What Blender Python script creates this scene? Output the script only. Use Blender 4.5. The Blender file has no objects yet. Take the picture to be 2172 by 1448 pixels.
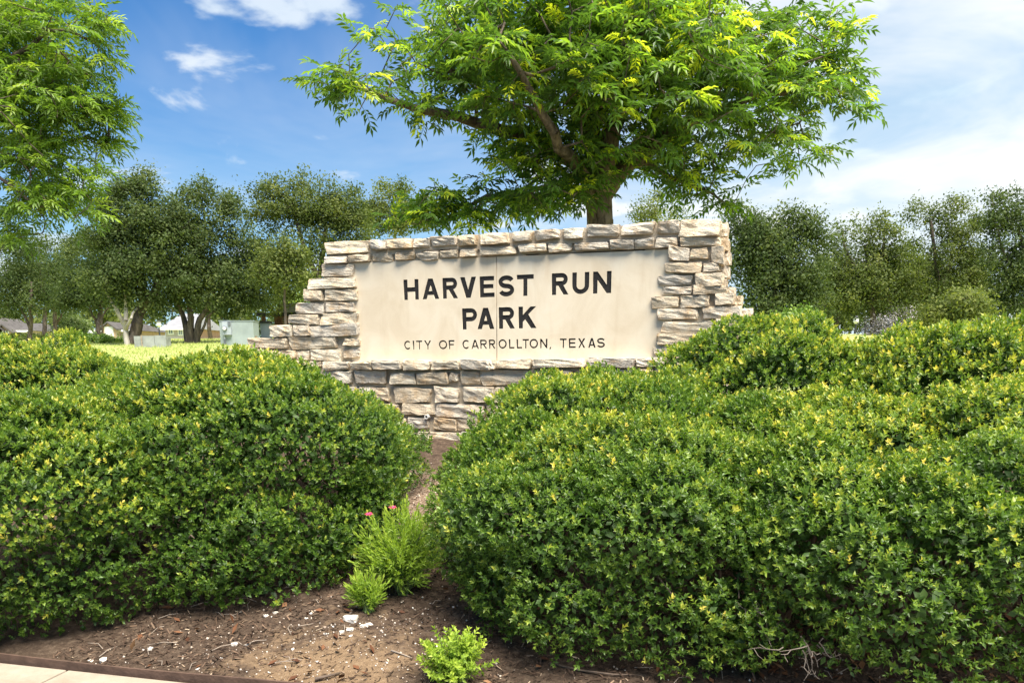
import bpy, math, random
import numpy as np
from mathutils import Vector, Matrix

random.seed(7)
rng = np.random.default_rng(7)
scene = bpy.context.scene
COL = scene.collection

# ------------------------------------------------------------------ camera
FPX, CX, CY = 28.0 / 36.0 * 2172.0, 1086.0, 724.0
PITCH = math.radians(12.0)
HORIZON = 760.0
PPY = HORIZON + FPX * math.tan(PITCH)
EYE = np.array([0.0, 0.0, 1.5])
cam_data = bpy.data.cameras.new('camera')
cam_data.lens = 28.0
cam_data.sensor_width = 36.0
cam_data.shift_y = (PPY - CY) / 2172.0
cam_data.clip_start = 0.05
cam_data.clip_end = 5000.0
cam = bpy.data.objects.new('camera', cam_data)
COL.objects.link(cam)
cam.location = EYE
cam.rotation_euler = (math.radians(90) - PITCH, 0, 0)
scene.camera = cam

# ------------------------------------------------------------------ light
SUN_AZ, SUN_EL = math.radians(150), math.radians(65)      # azimuth from +Y towards +X
SUN_DIR = Vector((math.sin(SUN_AZ) * math.cos(SUN_EL), math.cos(SUN_AZ) * math.cos(SUN_EL), math.sin(SUN_EL)))
sun_data = bpy.data.lights.new('sun', 'SUN')
sun_data.energy = 3.5
sun_data.angle = math.radians(40)
sun_data.color = (1.0, 0.93, 0.80)
sun = bpy.data.objects.new('sun', sun_data)
COL.objects.link(sun)
sun.location = (20, 10, 30)
sun.rotation_euler = (-SUN_DIR).to_track_quat('-Z', 'Y').to_euler()

vs = scene.view_settings
vs.view_transform = 'Standard'
vs.look = 'None'
vs.exposure = 1.85
vs.gamma = 1.0
vs.use_curve_mapping = False
scene.cycles.max_bounces = 7
scene.cycles.diffuse_bounces = 4
scene.cycles.glossy_bounces = 2
scene.cycles.transmission_bounces = 4
scene.cycles.use_denoising = True


class NT:
    """tiny node helper"""
    def __init__(self, tree):
        self.t = tree
        tree.nodes.clear()

    def n(self, kind, **kw):
        nd = self.t.nodes.new(kind)
        ins = kw.pop('ins', {})
        for k, v in kw.items():
            setattr(nd, k, v)
        for k, v in ins.items():
            if isinstance(v, bpy.types.NodeSocket):
                self.t.links.new(v, nd.inputs[k])
            else:
                nd.inputs[k].default_value = v
        return nd

    def link(self, a, b):
        self.t.links.new(a, b)

    def math(self, op, a, b=None, c=None, clamp=False):
        nd = self.t.nodes.new('ShaderNodeMath')
        nd.operation = op
        nd.use_clamp = clamp
        for i, v in enumerate((a, b, c)):
            if v is None:
                continue
            if isinstance(v, bpy.types.NodeSocket):
                self.t.links.new(v, nd.inputs[i])
            else:
                nd.inputs[i].default_value = v
        return nd.outputs[0]

    def mix(self, fac, a, b, blend='MIX'):
        nd = self.t.nodes.new('ShaderNodeMix')
        nd.data_type = 'RGBA'
        nd.blend_type = blend
        for sock, v in ((nd.inputs['Factor'], fac), (nd.inputs[6], a), (nd.inputs[7], b)):
            if isinstance(v, bpy.types.NodeSocket):
                self.t.links.new(v, sock)
            else:
                sock.default_value = v if not isinstance(v, tuple) or len(v) == 4 else (*v, 1)
        return nd.outputs[2]

    def ramp(self, fac, stops, interp='LINEAR'):
        nd = self.t.nodes.new('ShaderNodeValToRGB')
        nd.color_ramp.interpolation = interp
        el = nd.color_ramp.elements
        while len(el) < len(stops):
            el.new(0.5)
        for e, (p, c) in zip(el, stops):
            e.position = p
            e.color = (c, c, c, 1) if isinstance(c, (int, float)) else (*c, 1)
        self.t.links.new(fac, nd.inputs[0])
        return nd.outputs[0]

    def noise(self, vec, scale, detail=4, rough=0.55, lac=2.0, dist=0.0, out='Fac'):
        nd = self.t.nodes.new('ShaderNodeTexNoise')
        nd.inputs['Scale'].default_value = scale
        nd.inputs['Detail'].default_value = detail
        nd.inputs['Roughness'].default_value = rough
        nd.inputs['Lacunarity'].default_value = lac
        nd.inputs['Distortion'].default_value = dist
        if vec is not None:
            self.t.links.new(vec, nd.inputs['Vector'])
        return nd.outputs[out]


def build_world():
    w = bpy.data.worlds.new('World')
    scene.world = w
    w.use_nodes = True
    N = NT(w.node_tree)
    tc = N.n('ShaderNodeTexCoord')
    sky = N.n('ShaderNodeTexSky', sky_type='NISHITA')
    sky.sun_disc = False
    sky.sun_elevation = SUN_EL
    sky.sun_rotation = SUN_AZ
    sky.air_density = 1.0
    sky.dust_density = 0.6
    sky.ozone_density = 3.0
    sat = N.n('ShaderNodeHueSaturation', ins={'Saturation': 1.35, 'Value': 1.0, 'Color': sky.outputs[0]})
    skyc = N.mix(1.0, sat.outputs[0], (0.004, 0.262, 0.345), 'MULTIPLY')
    d = N.n('ShaderNodeVectorMath', operation='NORMALIZE', ins={0: tc.outputs['Generated']}).outputs[0]
    sep = N.n('ShaderNodeSeparateXYZ', ins={0: d})
    zz = N.math('MAXIMUM', sep.outputs['Z'], 0.0)
    den = N.math('ADD', zz, 0.22)
    px = N.math('DIVIDE', sep.outputs['X'], den)
    py = N.math('DIVIDE', sep.outputs['Y'], den)
    pl = N.n('ShaderNodeCombineXYZ', ins={'X': px, 'Y': py, 'Z': 12.3}).outputs[0]
    # thin high veil that thickens into the cloud bank on the right of the sky
    hz = Vector((0.93, 0.35, 0.2)).normalized()
    dt = N.n('ShaderNodeVectorMath', operation='DOT_PRODUCT', ins={0: d, 1: tuple(hz)}).outputs['Value']
    veil = N.ramp(dt, [(0.10, 0.0), (0.36, 0.16), (0.62, 0.72), (0.80, 0.9)], 'EASE')
    n1 = N.noise(pl, 2.9, 7, 0.52, dist=0.3)
    puff = N.ramp(n1, [(0.535, 0.0), (0.63, 0.85)], 'EASE')
    n2 = N.noise(pl, 0.8, 5, 0.6, dist=1.2)
    wisp = N.ramp(n2, [(0.45, 0.0), (0.75, 0.28)])
    low = N.ramp(zz, [(0.0, 0.75), (0.14, 0.38), (0.36, 0.0)])
    n3 = N.noise(pl, 1.7, 5, 0.6, dist=0.5)
    veiln = N.math('MULTIPLY', veil, N.math('ADD', 0.55, N.math('MULTIPLY', n3, 0.85)), clamp=True)
    inv = N.math('MULTIPLY', N.math('SUBTRACT', 1.0, puff), N.math('SUBTRACT', 1.0, wisp))
    inv = N.math('MULTIPLY', inv, N.math('SUBTRACT', 1.0, low))
    inv = N.math('MULTIPLY', inv, N.math('SUBTRACT', 1.0, veiln))
    cloud = N.math('SUBTRACT', 1.0, inv, clamp=True)
    cshade = N.mix(N.ramp(n3, [(0.35, 0.0), (0.65, 1.0)]), (1.62, 2.02, 2.3), (2.45, 2.5, 2.5))
    cshade = N.mix(N.ramp(dt, [(0.1, 0.0), (0.7, 1.0)]), N.mix(0.5, cshade, (1.85, 2.05, 2.3)), cshade)
    col = N.mix(cloud, skyc, cshade)
    bg = N.n('ShaderNodeBackground', ins={'Color': col, 'Strength': 0.125})
    out = N.n('ShaderNodeOutputWorld')
    N.link(bg.outputs[0], out.inputs['Surface'])


build_world()

# ------------------------------------------------------------------ projection helpers (design aid: photo pixel -> place)
_R = np.array([1.0, 0, 0])
_F = np.array([0, math.cos(PITCH), -math.sin(PITCH)])
_U = np.array([0, math.sin(PITCH), math.cos(PITCH)])


def ray(px, py):
    return _F + (px - CX) / FPX * _R - (py - PPY) / FPX * _U


def at(px, py, Y):
    d = ray(px, py)
    return EYE + d * (Y / d[1])


S_N = np.array([0.236, 0.972])
S_0 = 3.13
_SP = np.array([-50, -0.04, 0.0, 0.4, 1.0, 2.5, 4.2, 6, 9, 22, 35, 60, 110, 300, 900.])
_SZ = np.array([-0.05, -0.05, 0.0, 0.05, 0.16, 0.47, 0.76, 0.88, 1.05, 1.75, 2.45, 3.2, 4.55, 7.0, 9.0])


def s_of(x, y):
    return S_N[0] * x + S_N[1] * y - S_0


def ground_z(x, y, bumps=True):
    s = s_of(np.asarray(x, float), np.asarray(y, float))
    z = (np.interp(s - 0.25, _SP, _SZ) + np.interp(s, _SP, _SZ) * 2 + np.interp(s + 0.25, _SP, _SZ)) / 4
    z = np.where(s < 0.3, np.interp(s, _SP, _SZ), z)
    if bumps:
        x = np.asarray(x, float); y = np.asarray(y, float)
        b = 0.018 * np.sin(x * 3.1 + 1) * np.sin(y * 2.7) + 0.010 * np.sin(x * 7.3 + y * 5.1) + 0.006 * np.sin(x * 17 - y * 13)
        z = z + b * np.clip(s * 2, 0, 1)
    return z


def on_ground(px, py):
    d = ray(px, py)
    lo, hi = 1.0, 60.0
    ts = np.linspace(2.0, 80, 4000)
    P = EYE[None] + ts[:, None] * d[None]
    below = P[:, 2] < ground_z(P[:, 0], P[:, 1])
    i = int(np.argmax(below)) if below.any() else -1
    return P[i]


# ------------------------------------------------------------------ object helpers
def props(o, label=None, cat=None, group=None, kind=None):
    if label: o['label'] = label
    if cat: o['category'] = cat
    if group: o['group'] = group
    if kind: o['kind'] = kind
    return o


def empty(name, loc=(0, 0, 0), rz=0.0):
    o = bpy.data.objects.new(name, None)
    o.empty_display_size = 0.2
    COL.objects.link(o)
    o.location = [float(v) for v in loc]
    o.rotation_euler = (0, 0, rz)
    return o


def mesh_np(name, V, F, mat, parent=None, tint=None, smooth=False, inv=None):
    """V (n,3) world coords, F (m,k) index array or list of such arrays. inv: parent's inverse matrix."""
    Fs = F if isinstance(F, list) else [F]
    me = bpy.data.meshes.new(name)
    V = np.asarray(V, np.float32)
    me.vertices.add(len(V))
    me.vertices.foreach_set('co', V.ravel())
    tot = sum(f.size for f in Fs)
    me.loops.add(tot)
    me.loops.foreach_set('vertex_index', np.concatenate([f.ravel() for f in Fs]).astype(np.int32))
    counts = np.concatenate([np.full(len(f), f.shape[1], np.int32) for f in Fs])
    starts = np.concatenate([[0], np.cumsum(counts)[:-1]]).astype(np.int32)
    me.polygons.add(len(counts))
    me.polygons.foreach_set('loop_start', starts)
    me.polygons.foreach_set('loop_total', counts)
    if smooth:
        me.polygons.foreach_set('use_smooth', np.ones(len(counts), bool))
    if tint is not None:
        a = me.attributes.new('tint', 'FLOAT', 'POINT')
        a.data.foreach_set('value', np.asarray(tint, np.float32))
    me.update(calc_edges=True)
    if mat: me.materials.append(mat)
    o = bpy.data.objects.new(name, me)
    COL.objects.link(o)
    if parent is not None:
        o.parent = parent
        o.matrix_parent_inverse = parent.matrix_basis.inverted()
    return o


class MB:
    """mesh builder in world coordinates"""
    def __init__(self):
        self.v = []; self.f = []

    def add(self, V, F):
        b = len(self.v)
        self.v += [tuple(map(float, p)) for p in V]
        self.f += [tuple(i + b for i in q) for q in F]

    def box(self, lo, hi, M=None):
        V = [(x, y, z) for z in (lo[2], hi[2]) for y in (lo[1], hi[1]) for x in (lo[0], hi[0])]
        if M is not None: V = [M @ Vector(p) for p in V]
        self.add(V, [(0, 2, 3, 1), (4, 5, 7, 6), (0, 1, 5, 4), (2, 6, 7, 3), (0, 4, 6, 2), (1, 3, 7, 5)])

    def prism(self, poly, axis_lo, axis_hi, M=None):
        """poly in local x,z; extruded along local y"""
        n = len(poly)
        V = [(x, axis_lo, z) for x, z in poly] + [(x, axis_hi, z) for x, z in poly]
        if M is not None: V = [M @ Vector(p) for p in V]
        F = [tuple(range(n)), tuple(range(2 * n - 1, n - 1, -1))]
        F += [(i, i + n, (i + 1) % n + n, (i + 1) % n) for i in range(n)]
        self.add(V, F)

    def tube(self, pts, rad, seg=6):
        pts = [Vector(p) for p in pts]
        if not hasattr(rad, '__len__'): rad = [rad] * len(pts)
        V = []; F = []
        ref = Vector((0.31, 0.2, 0.93)).normalized()
        for i, p in enumerate(pts):
            t = (pts[min(i + 1, len(pts) - 1)] - pts[max(i - 1, 0)]).normalized()
            a = t.cross(ref)
            if a.length < 1e-3: a = t.cross(Vector((1, 0, 0)))
            a.normalize(); b = t.cross(a)
            for k in range(seg):
                q = 2 * math.pi * k / seg
                V.append(p + (a * math.cos(q) + b * math.sin(q)) * rad[i])
        for i in range(len(pts) - 1):
            for k in range(seg):
                F.append((i * seg + k, i * seg + (k + 1) % seg, (i + 1) * seg + (k + 1) % seg, (i + 1) * seg + k))
        F.append(tuple(range(seg - 1, -1, -1)))
        F.append(tuple(range((len(pts) - 1) * seg, len(pts) * seg)))
        self.add(V, F)

    def build(self, name, mat, parent=None, smooth=False):
        me = bpy.data.meshes.new(name)
        me.from_pydata(self.v, [], self.f)
        me.update()
        if smooth:
            me.polygons.foreach_set('use_smooth', [True] * len(me.polygons))
        if mat: me.materials.append(mat)
        o = bpy.data.objects.new(name, me)
        COL.objects.link(o)
        if parent is not None:
            o.parent = parent
            o.matrix_parent_inverse = parent.matrix_basis.inverted()
        return o


# ------------------------------------------------------------------ materials
def new_mat(name):
    m = bpy.data.materials.new(name)
    m.use_nodes = True
    return m, NT(m.node_tree)


def finish(N, base, rough=0.8, bump=None, bstr=0.3, bdist=0.01, spec=0.3, metal=0.0):
    p = N.n('ShaderNodeBsdfPrincipled')
    for k, v in (('Base Color', base), ('Roughness', rough), ('Metallic', metal), ('Specular IOR Level', spec)):
        if isinstance(v, bpy.types.NodeSocket):
            N.link(v, p.inputs[k])
        else:
            p.inputs[k].default_value = (*v, 1) if isinstance(v, tuple) else v
    if bump is not None:
        b = N.n('ShaderNodeBump', ins={'Strength': bstr, 'Distance': bdist, 'Height': bump})
        N.link(b.outputs[0], p.inputs['Normal'])
    out = N.n('ShaderNodeOutputMaterial')
    N.link(p.outputs[0], out.inputs['Surface'])
    return p


def obj_vec(N):
    return N.n('ShaderNodeTexCoord').outputs['Object']


def pos_vec(N):
    return N.n('ShaderNodeNewGeometry').outputs['Position']


def mat_leaf(name, stops, trans=0.35, rough=0.42, spec=0.35):
    m, N = new_mat(name)
    at_ = N.n('ShaderNodeAttribute', attribute_name='tint')
    col = N.ramp(at_.outputs['Fac'], stops)
    p = N.n('ShaderNodeBsdfPrincipled', ins={'Base Color': col, 'Roughness': rough, 'Specular IOR Level': spec})
    tcol = N.mix(1.0, col, (1.5, 1.6, 0.7), 'MULTIPLY')
    t = N.n('ShaderNodeBsdfTranslucent', ins={'Color': tcol})
    mx = N.n('ShaderNodeMixShader', ins={0: trans})
    N.link(p.outputs[0], mx.inputs[1]); N.link(t.outputs[0], mx.inputs[2])
    out = N.n('ShaderNodeOutputMaterial')
    N.link(mx.outputs[0], out.inputs['Surface'])
    return m


def mat_simple(name, col, rough=0.8, nscale=6.0, var=0.25, bscale=40.0, bstr=0.2, metal=0.0, spec=0.3):
    m, N = new_mat(name)
    v = obj_vec(N)
    n = N.noise(v, nscale, 5, 0.6)
    dark = tuple(c * (1 - var) for c in col); lite = tuple(min(1, c * (1 + var)) for c in col)
    c = N.ramp(n, [(0.3, dark), (0.7, lite)])
    finish(N, c, rough, N.noise(v, bscale, 4), bstr, 0.01, spec, metal)
    return m


def mat_stone():
    m, N = new_mat('limestone')
    v = N.n('ShaderNodeNewGeometry').outputs['Position']
    oi = N.n('ShaderNodeObjectInfo')
    base = N.ramp(oi.outputs['Random'], [(0.0, (0.62, 0.49, 0.34)), (0.22, (0.74, 0.64, 0.49)), (0.42, (0.68, 0.58, 0.46)),
                                         (0.60, (0.57, 0.51, 0.43)), (0.78, (0.66, 0.52, 0.35)), (1.0, (0.75, 0.67, 0.54))])
    och = N.ramp(N.noise(v, 7.0, 5, 0.65, dist=0.8), [(0.49, 0.0), (0.66, 0.70)])
    base = N.mix(och, base, (0.50, 0.32, 0.16))
    pale = N.ramp(N.noise(v, 12.0, 4, 0.6), [(0.55, 0.0), (0.75, 0.6)])
    base = N.mix(pale, base, (0.75, 0.69, 0.59))
    stain = N.ramp(N.noise(v, 5.2, 8, 0.72, dist=1.0), [(0.52, 0.0), (0.67, 0.62)])
    base = N.mix(stain, base, (0.22, 0.185, 0.15))
    pit = N.ramp(N.noise(v, 75.0, 3, 0.6), [(0.26, 0.55), (0.36, 0.0)])
    base = N.mix(pit, base, (0.18, 0.15, 0.12))
    sc = N.n('ShaderNodeMapping', ins={'Vector': v, 'Scale': (1.0, 1.0, 1.7)}).outputs[0]
    h = N.math('ADD', N.math('MULTIPLY', N.noise(sc, 26.0, 8, 0.7), 1.0), N.math('MULTIPLY', N.noise(v, 85.0, 4, 0.7), 0.4))
    finish(N, base, 0.92, h, 0.85, 0.03, 0.12)
    return m


def mat_mortar():
    m, N = new_mat('mortar')
    v = pos_vec(N)
    c = N.ramp(N.noise(v, 9.0, 6, 0.65), [(0.3, (0.34, 0.28, 0.21)), (0.7, (0.52, 0.44, 0.34))])
    finish(N, c, 0.95, N.noise(v, 70.0, 5, 0.7), 0.6, 0.012, 0.1)
    return m


def mat_panel():
    m, N = new_mat('panel_limestone')
    v = pos_vec(N)
    str_ = N.n('ShaderNodeMapping', ins={'Vector': v, 'Scale': (4.0, 4.0, 0.6)}).outputs[0]
    c = N.ramp(N.noise(v, 2.6, 6, 0.6, dist=0.6), [(0.3, (0.64, 0.52, 0.37)), (0.55, (0.73, 0.62, 0.47)), (0.75, (0.76, 0.67, 0.53))])
    streak = N.ramp(N.noise(str_, 1.7, 6, 0.65), [(0.54, 0.0), (0.76, 0.34)])
    c = N.mix(streak, c, (0.50, 0.37, 0.23))
    sp = N.ramp(N.noise(v, 160.0, 2), [(0.22, 0.5), (0.3, 0.0)])
    c = N.mix(sp, c, (0.30, 0.24, 0.18))
    finish(N, c, 0.85, N.noise(v, 120.0, 4, 0.6), 0.18, 0.006, 0.2)
    return m


def mat_bark(name, dark, lite, zs=0.35, scale=14.0, bstr=0.9):
    m, N = new_mat(name)
    v = N.n('ShaderNodeMapping', ins={'Vector': pos_vec(N), 'Scale': (1, 1, zs)}).outputs[0]
    n = N.noise(v, scale, 6, 0.65, dist=0.6)
    c = N.ramp(n, [(0.35, dark), (0.65, lite)])
    finish(N, c, 0.92, n, bstr, 0.03, 0.1)
    return m


def mat_bed():
    m, N = new_mat('bed_soil')
    v = pos_vec(N)
    c = N.ramp(N.noise(v, 24.0, 8, 0.75), [(0.3, (0.035, 0.024, 0.018)), (0.52, (0.090, 0.062, 0.045)), (0.72, (0.19, 0.14, 0.10))])
    # bare sandy patch on the outer corner of the bed, and paler grit in the gap between the shrubs
    sp = on_ground(700, 1425)
    dv = N.n('ShaderNodeVectorMath', operation='DISTANCE', ins={0: v, 1: tuple(sp)}).outputs['Value']
    edge = N.math('ADD', dv, N.math('MULTIPLY', N.math('SUBTRACT', N.noise(v, 5.0, 9, 0.8), 0.5), 2.0))
    sand = N.ramp(edge, [(0.22, 0.85), (0.56, 0.0)])
    gp = on_ground(905, 1060)
    dg = N.n('ShaderNodeVectorMath', operation='DISTANCE', ins={0: v, 1: tuple(gp)}).outputs['Value']
    grit = N.ramp(N.math('ADD', dg, N.math('MULTIPLY', N.math('SUBTRACT', N.noise(v, 6.0, 6, 0.7), 0.5), 1.2)), [(0.35, 0.75), (0.95, 0.0)])
    sandc = N.ramp(N.noise(v, 38.0, 8, 0.75), [(0.3, (0.15, 0.095, 0.055)), (0.6, (0.30, 0.205, 0.125)), (0.8, (0.42, 0.31, 0.20))])
    gritc = N.ramp(N.noise(v, 55.0, 6, 0.8), [(0.3, (0.12, 0.08, 0.055)), (0.5, (0.26, 0.18, 0.13)), (0.7, (0.50, 0.40, 0.32))])
    c = N.mix(grit, c, gritc)
    c = N.mix(sand, c, sandc)
    finish(N, c, 0.95, N.noise(v, 45.0, 8, 0.75), 0.8, 0.03, 0.1)
    return m


def mat_lawn():
    m, N = new_mat('lawn')
    v = pos_vec(N)
    c = N.ramp(N.noise(v, 0.35, 6, 0.7), [(0.3, (0.32, 0.37, 0.10)), (0.55, (0.38, 0.42, 0.15)), (0.75, (0.47, 0.46, 0.21))])
    c2 = N.ramp(N.noise(v, 6.0, 6, 0.7), [(0.3, 0.65), (0.7, 1.25)])
    c = N.mix(1.0, c, c2, 'MULTIPLY')
    finish(N, c, 0.9, N.noise(v, 20.0, 6, 0.8), 0.8, 0.06, 0.1)
    return m


def mat_concrete():
    m, N = new_mat('concrete')
    v = pos_vec(N)
    c = N.ramp(N.noise(v, 5.0, 8, 0.7), [(0.3, (0.24, 0.195, 0.15)), (0.7, (0.36, 0.31, 0.25))])
    sp = N.ramp(N.noise(v, 130.0, 3), [(0.3, 0.5), (0.42, 0.0)])
    c = N.mix(sp, c, (0.22, 0.18, 0.15))
    finish(N, c, 0.9, N.noise(v, 160.0, 4, 0.7), 0.35, 0.006, 0.2)
    return m


def mat_brick(name, c1, c2):
    m, N = new_mat(name)
    b = N.n('ShaderNodeTexBrick', ins={'Scale': 3.0, 'Color1': (*c1, 1), 'Color2': (*c2, 1), 'Mortar': (0.5, 0.45, 0.4, 1)})
    N.link(obj_vec(N), b.inputs['Vector'])
    finish(N, b.outputs[0], 0.9)
    return m


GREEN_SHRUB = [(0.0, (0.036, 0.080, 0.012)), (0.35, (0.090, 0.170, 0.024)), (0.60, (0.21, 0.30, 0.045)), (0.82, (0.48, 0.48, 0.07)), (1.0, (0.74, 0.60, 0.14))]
M = dict(
    stone=mat_stone(), mortar=mat_mortar(), panel=mat_panel(), bed=mat_bed(), lawn=mat_lawn(), concrete=mat_concrete(),
    ink=mat_simple('letter_paint', (0.022, 0.020, 0.020), 0.9, 60, 0.5, 120, 0.4),
    shrub=mat_leaf('shrub_leaf', GREEN_SHRUB, 0.32, 0.40, 0.45),
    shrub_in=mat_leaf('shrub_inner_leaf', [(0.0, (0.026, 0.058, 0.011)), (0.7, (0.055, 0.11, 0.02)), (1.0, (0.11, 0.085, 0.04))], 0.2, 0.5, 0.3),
    lime=mat_leaf('lime_leaf', [(0.0, (0.13, 0.22, 0.03)), (0.5, (0.28, 0.40, 0.05)), (1.0, (0.52, 0.60, 0.10))], 0.35),
    pecan=mat_leaf('pecan_leaf', [(0.0, (0.045, 0.085, 0.022)), (0.5, (0.085, 0.160, 0.032)), (0.75, (0.24, 0.36, 0.04)), (1.0, (0.58, 0.62, 0.05))], 0.52, 0.36, 0.45),
    pistache=mat_leaf('pistache_leaf', [(0.0, (0.07, 0.13, 0.02)), (0.5, (0.15, 0.25, 0.035)), (1.0, (0.38, 0.47, 0.06))], 0.45, 0.4, 0.4),
    oak=mat_leaf('oak_leaf', [(0.0, (0.034, 0.056, 0.018)), (0.5, (0.066, 0.098, 0.031)), (1.0, (0.15, 0.18, 0.055))], 0.38, 0.6, 0.2),
    oak_y=mat_leaf('oak_leaf_yellowish', [(0.0, (0.042, 0.064, 0.018)), (0.5, (0.086, 0.118, 0.031)), (1.0, (0.19, 0.21, 0.055))], 0.4, 0.6, 0.2),
    pale=mat_leaf('pale_leaf', [(0.0, (0.10, 0.15, 0.05)), (0.5, (0.20, 0.27, 0.09)), (1.0, (0.42, 0.45, 0.22))], 0.3),
    bright=mat_leaf('bright_leaf', [(0.0, (0.06, 0.12, 0.02)), (0.5, (0.13, 0.22, 0.04)), (1.0, (0.34, 0.42, 0.08))], 0.35),
    lilac=mat_leaf('lilac_leaf', [(0.0, (0.20, 0.20, 0.20)), (0.5, (0.36, 0.33, 0.40)), (1.0, (0.62, 0.55, 0.68))], 0.3),
    grass=mat_leaf('grass_blade', [(0.0, (0.28, 0.35, 0.08)), (0.5, (0.36, 0.41, 0.14)), (1.0, (0.54, 0.51, 0.25))], 0.3, 0.6, 0.2),
    bark=mat_bark('pecan_bark', (0.060, 0.045, 0.035), (0.23, 0.18, 0.14)),
    bark_dark=mat_bark('oak_bark', (0.06, 0.048, 0.040), (0.19, 0.15, 0.125), 0.3, 8.0),
    bark_pale=mat_bark('pale_bark', (0.33, 0.29, 0.25), (0.52, 0.47, 0.41), 0.5, 4.0, 0.3),
    deadgrey=mat_simple('dead_grey_twig', (0.17, 0.14, 0.115), 0.9, 20, 0.3),
    twig=mat_simple('twig', (0.11, 0.08, 0.06), 0.9, 20, 0.4),
    dead=mat_simple('dead_wood', (0.27, 0.22, 0.18), 0.9, 20, 0.3),
    chip=mat_leaf('mulch_chip', [(0.0, (0.020, 0.013, 0.010)), (0.5, (0.075, 0.048, 0.034)), (0.8, (0.19, 0.125, 0.085)), (1.0, (0.46, 0.36, 0.26))], 0.0, 0.9, 0.1),
    deadleaf=mat_leaf('dead_leaf', [(0.0, (0.06, 0.025, 0.014)), (0.5, (0.15, 0.065, 0.032)), (1.0, (0.34, 0.19, 0.10))], 0.1, 0.7, 0.2),
    grit=mat_leaf('grit', [(0.0, (0.26, 0.19, 0.14)), (0.6, (0.55, 0.47, 0.40)), (1.0, (0.78, 0.75, 0.71))], 0.0, 0.9, 0.1),
    rock=mat_simple('white_rock', (0.66, 0.60, 0.53), 0.9, 14, 0.3, 50, 0.5),
    edging=mat_simple('rusty_edging', (0.085, 0.052, 0.038), 0.85, 9, 0.45, 60, 0.3),
    pvc=mat_simple('pvc', (0.75, 0.73, 0.68), 0.5, 8, 0.1),
    bore_shade=mat_simple('dark_bore_shade', (0.02, 0.018, 0.016), 0.9),
    cabinet=mat_simple('cabinet_paint', (0.27, 0.31, 0.315), 0.6, 1.8, 0.16, 30, 0.08),
    meter=mat_simple('meter_grey', (0.34, 0.37, 0.42), 0.5, 3, 0.1),
    meter_dark=mat_simple('meter_dark', (0.12, 0.13, 0.15), 0.4, 3, 0.2),
    glass_white=mat_simple('meter_glass', (0.70, 0.70, 0.66), 0.25, 3, 0.1, spec=0.6),
    rust=mat_simple('rusty_plate', (0.30, 0.24, 0.18), 0.8, 14, 0.35),
    galv=mat_simple('weathered_panel', (0.26, 0.275, 0.265), 0.7, 3.0, 0.28, 20, 0.1),
    brick_tan=mat_brick('brick_tan', (0.44, 0.29, 0.20), (0.52, 0.36, 0.25)),
    brick_red=mat_brick('brick_red', (0.36, 0.19, 0.14), (0.45, 0.26, 0.20)),
    roof=mat_simple('roof_shingle', (0.085, 0.078, 0.075), 0.9, 2.0, 0.25, 8, 0.4),
    roof_pale=mat_simple('roof_pale', (0.23, 0.23, 0.245), 0.8, 2.0, 0.15, 8, 0.4),
    white=mat_simple('white_trim', (0.78, 0.77, 0.74), 0.6, 2, 0.05),
    window=mat_simple('window_glass', (0.16, 0.20, 0.24), 0.15, 1, 0.3, spec=0.7),
    timber=mat_simple('red_brown_timber', (0.20, 0.095, 0.06), 0.8, 5, 0.25),
    bin=mat_simple('bin_grey', (0.25, 0.29, 0.33), 0.5, 3, 0.1),
    dark=mat_simple('dark_metal', (0.035, 0.037, 0.04), 0.5, 4, 0.2),
    pink=mat_leaf('pink_petal', [(0.0, (0.55, 0.03, 0.10)), (1.0, (0.80, 0.08, 0.25))], 0.3),
    stem=mat_simple('green_stem', (0.10, 0.15, 0.05), 0.7),
)


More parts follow.
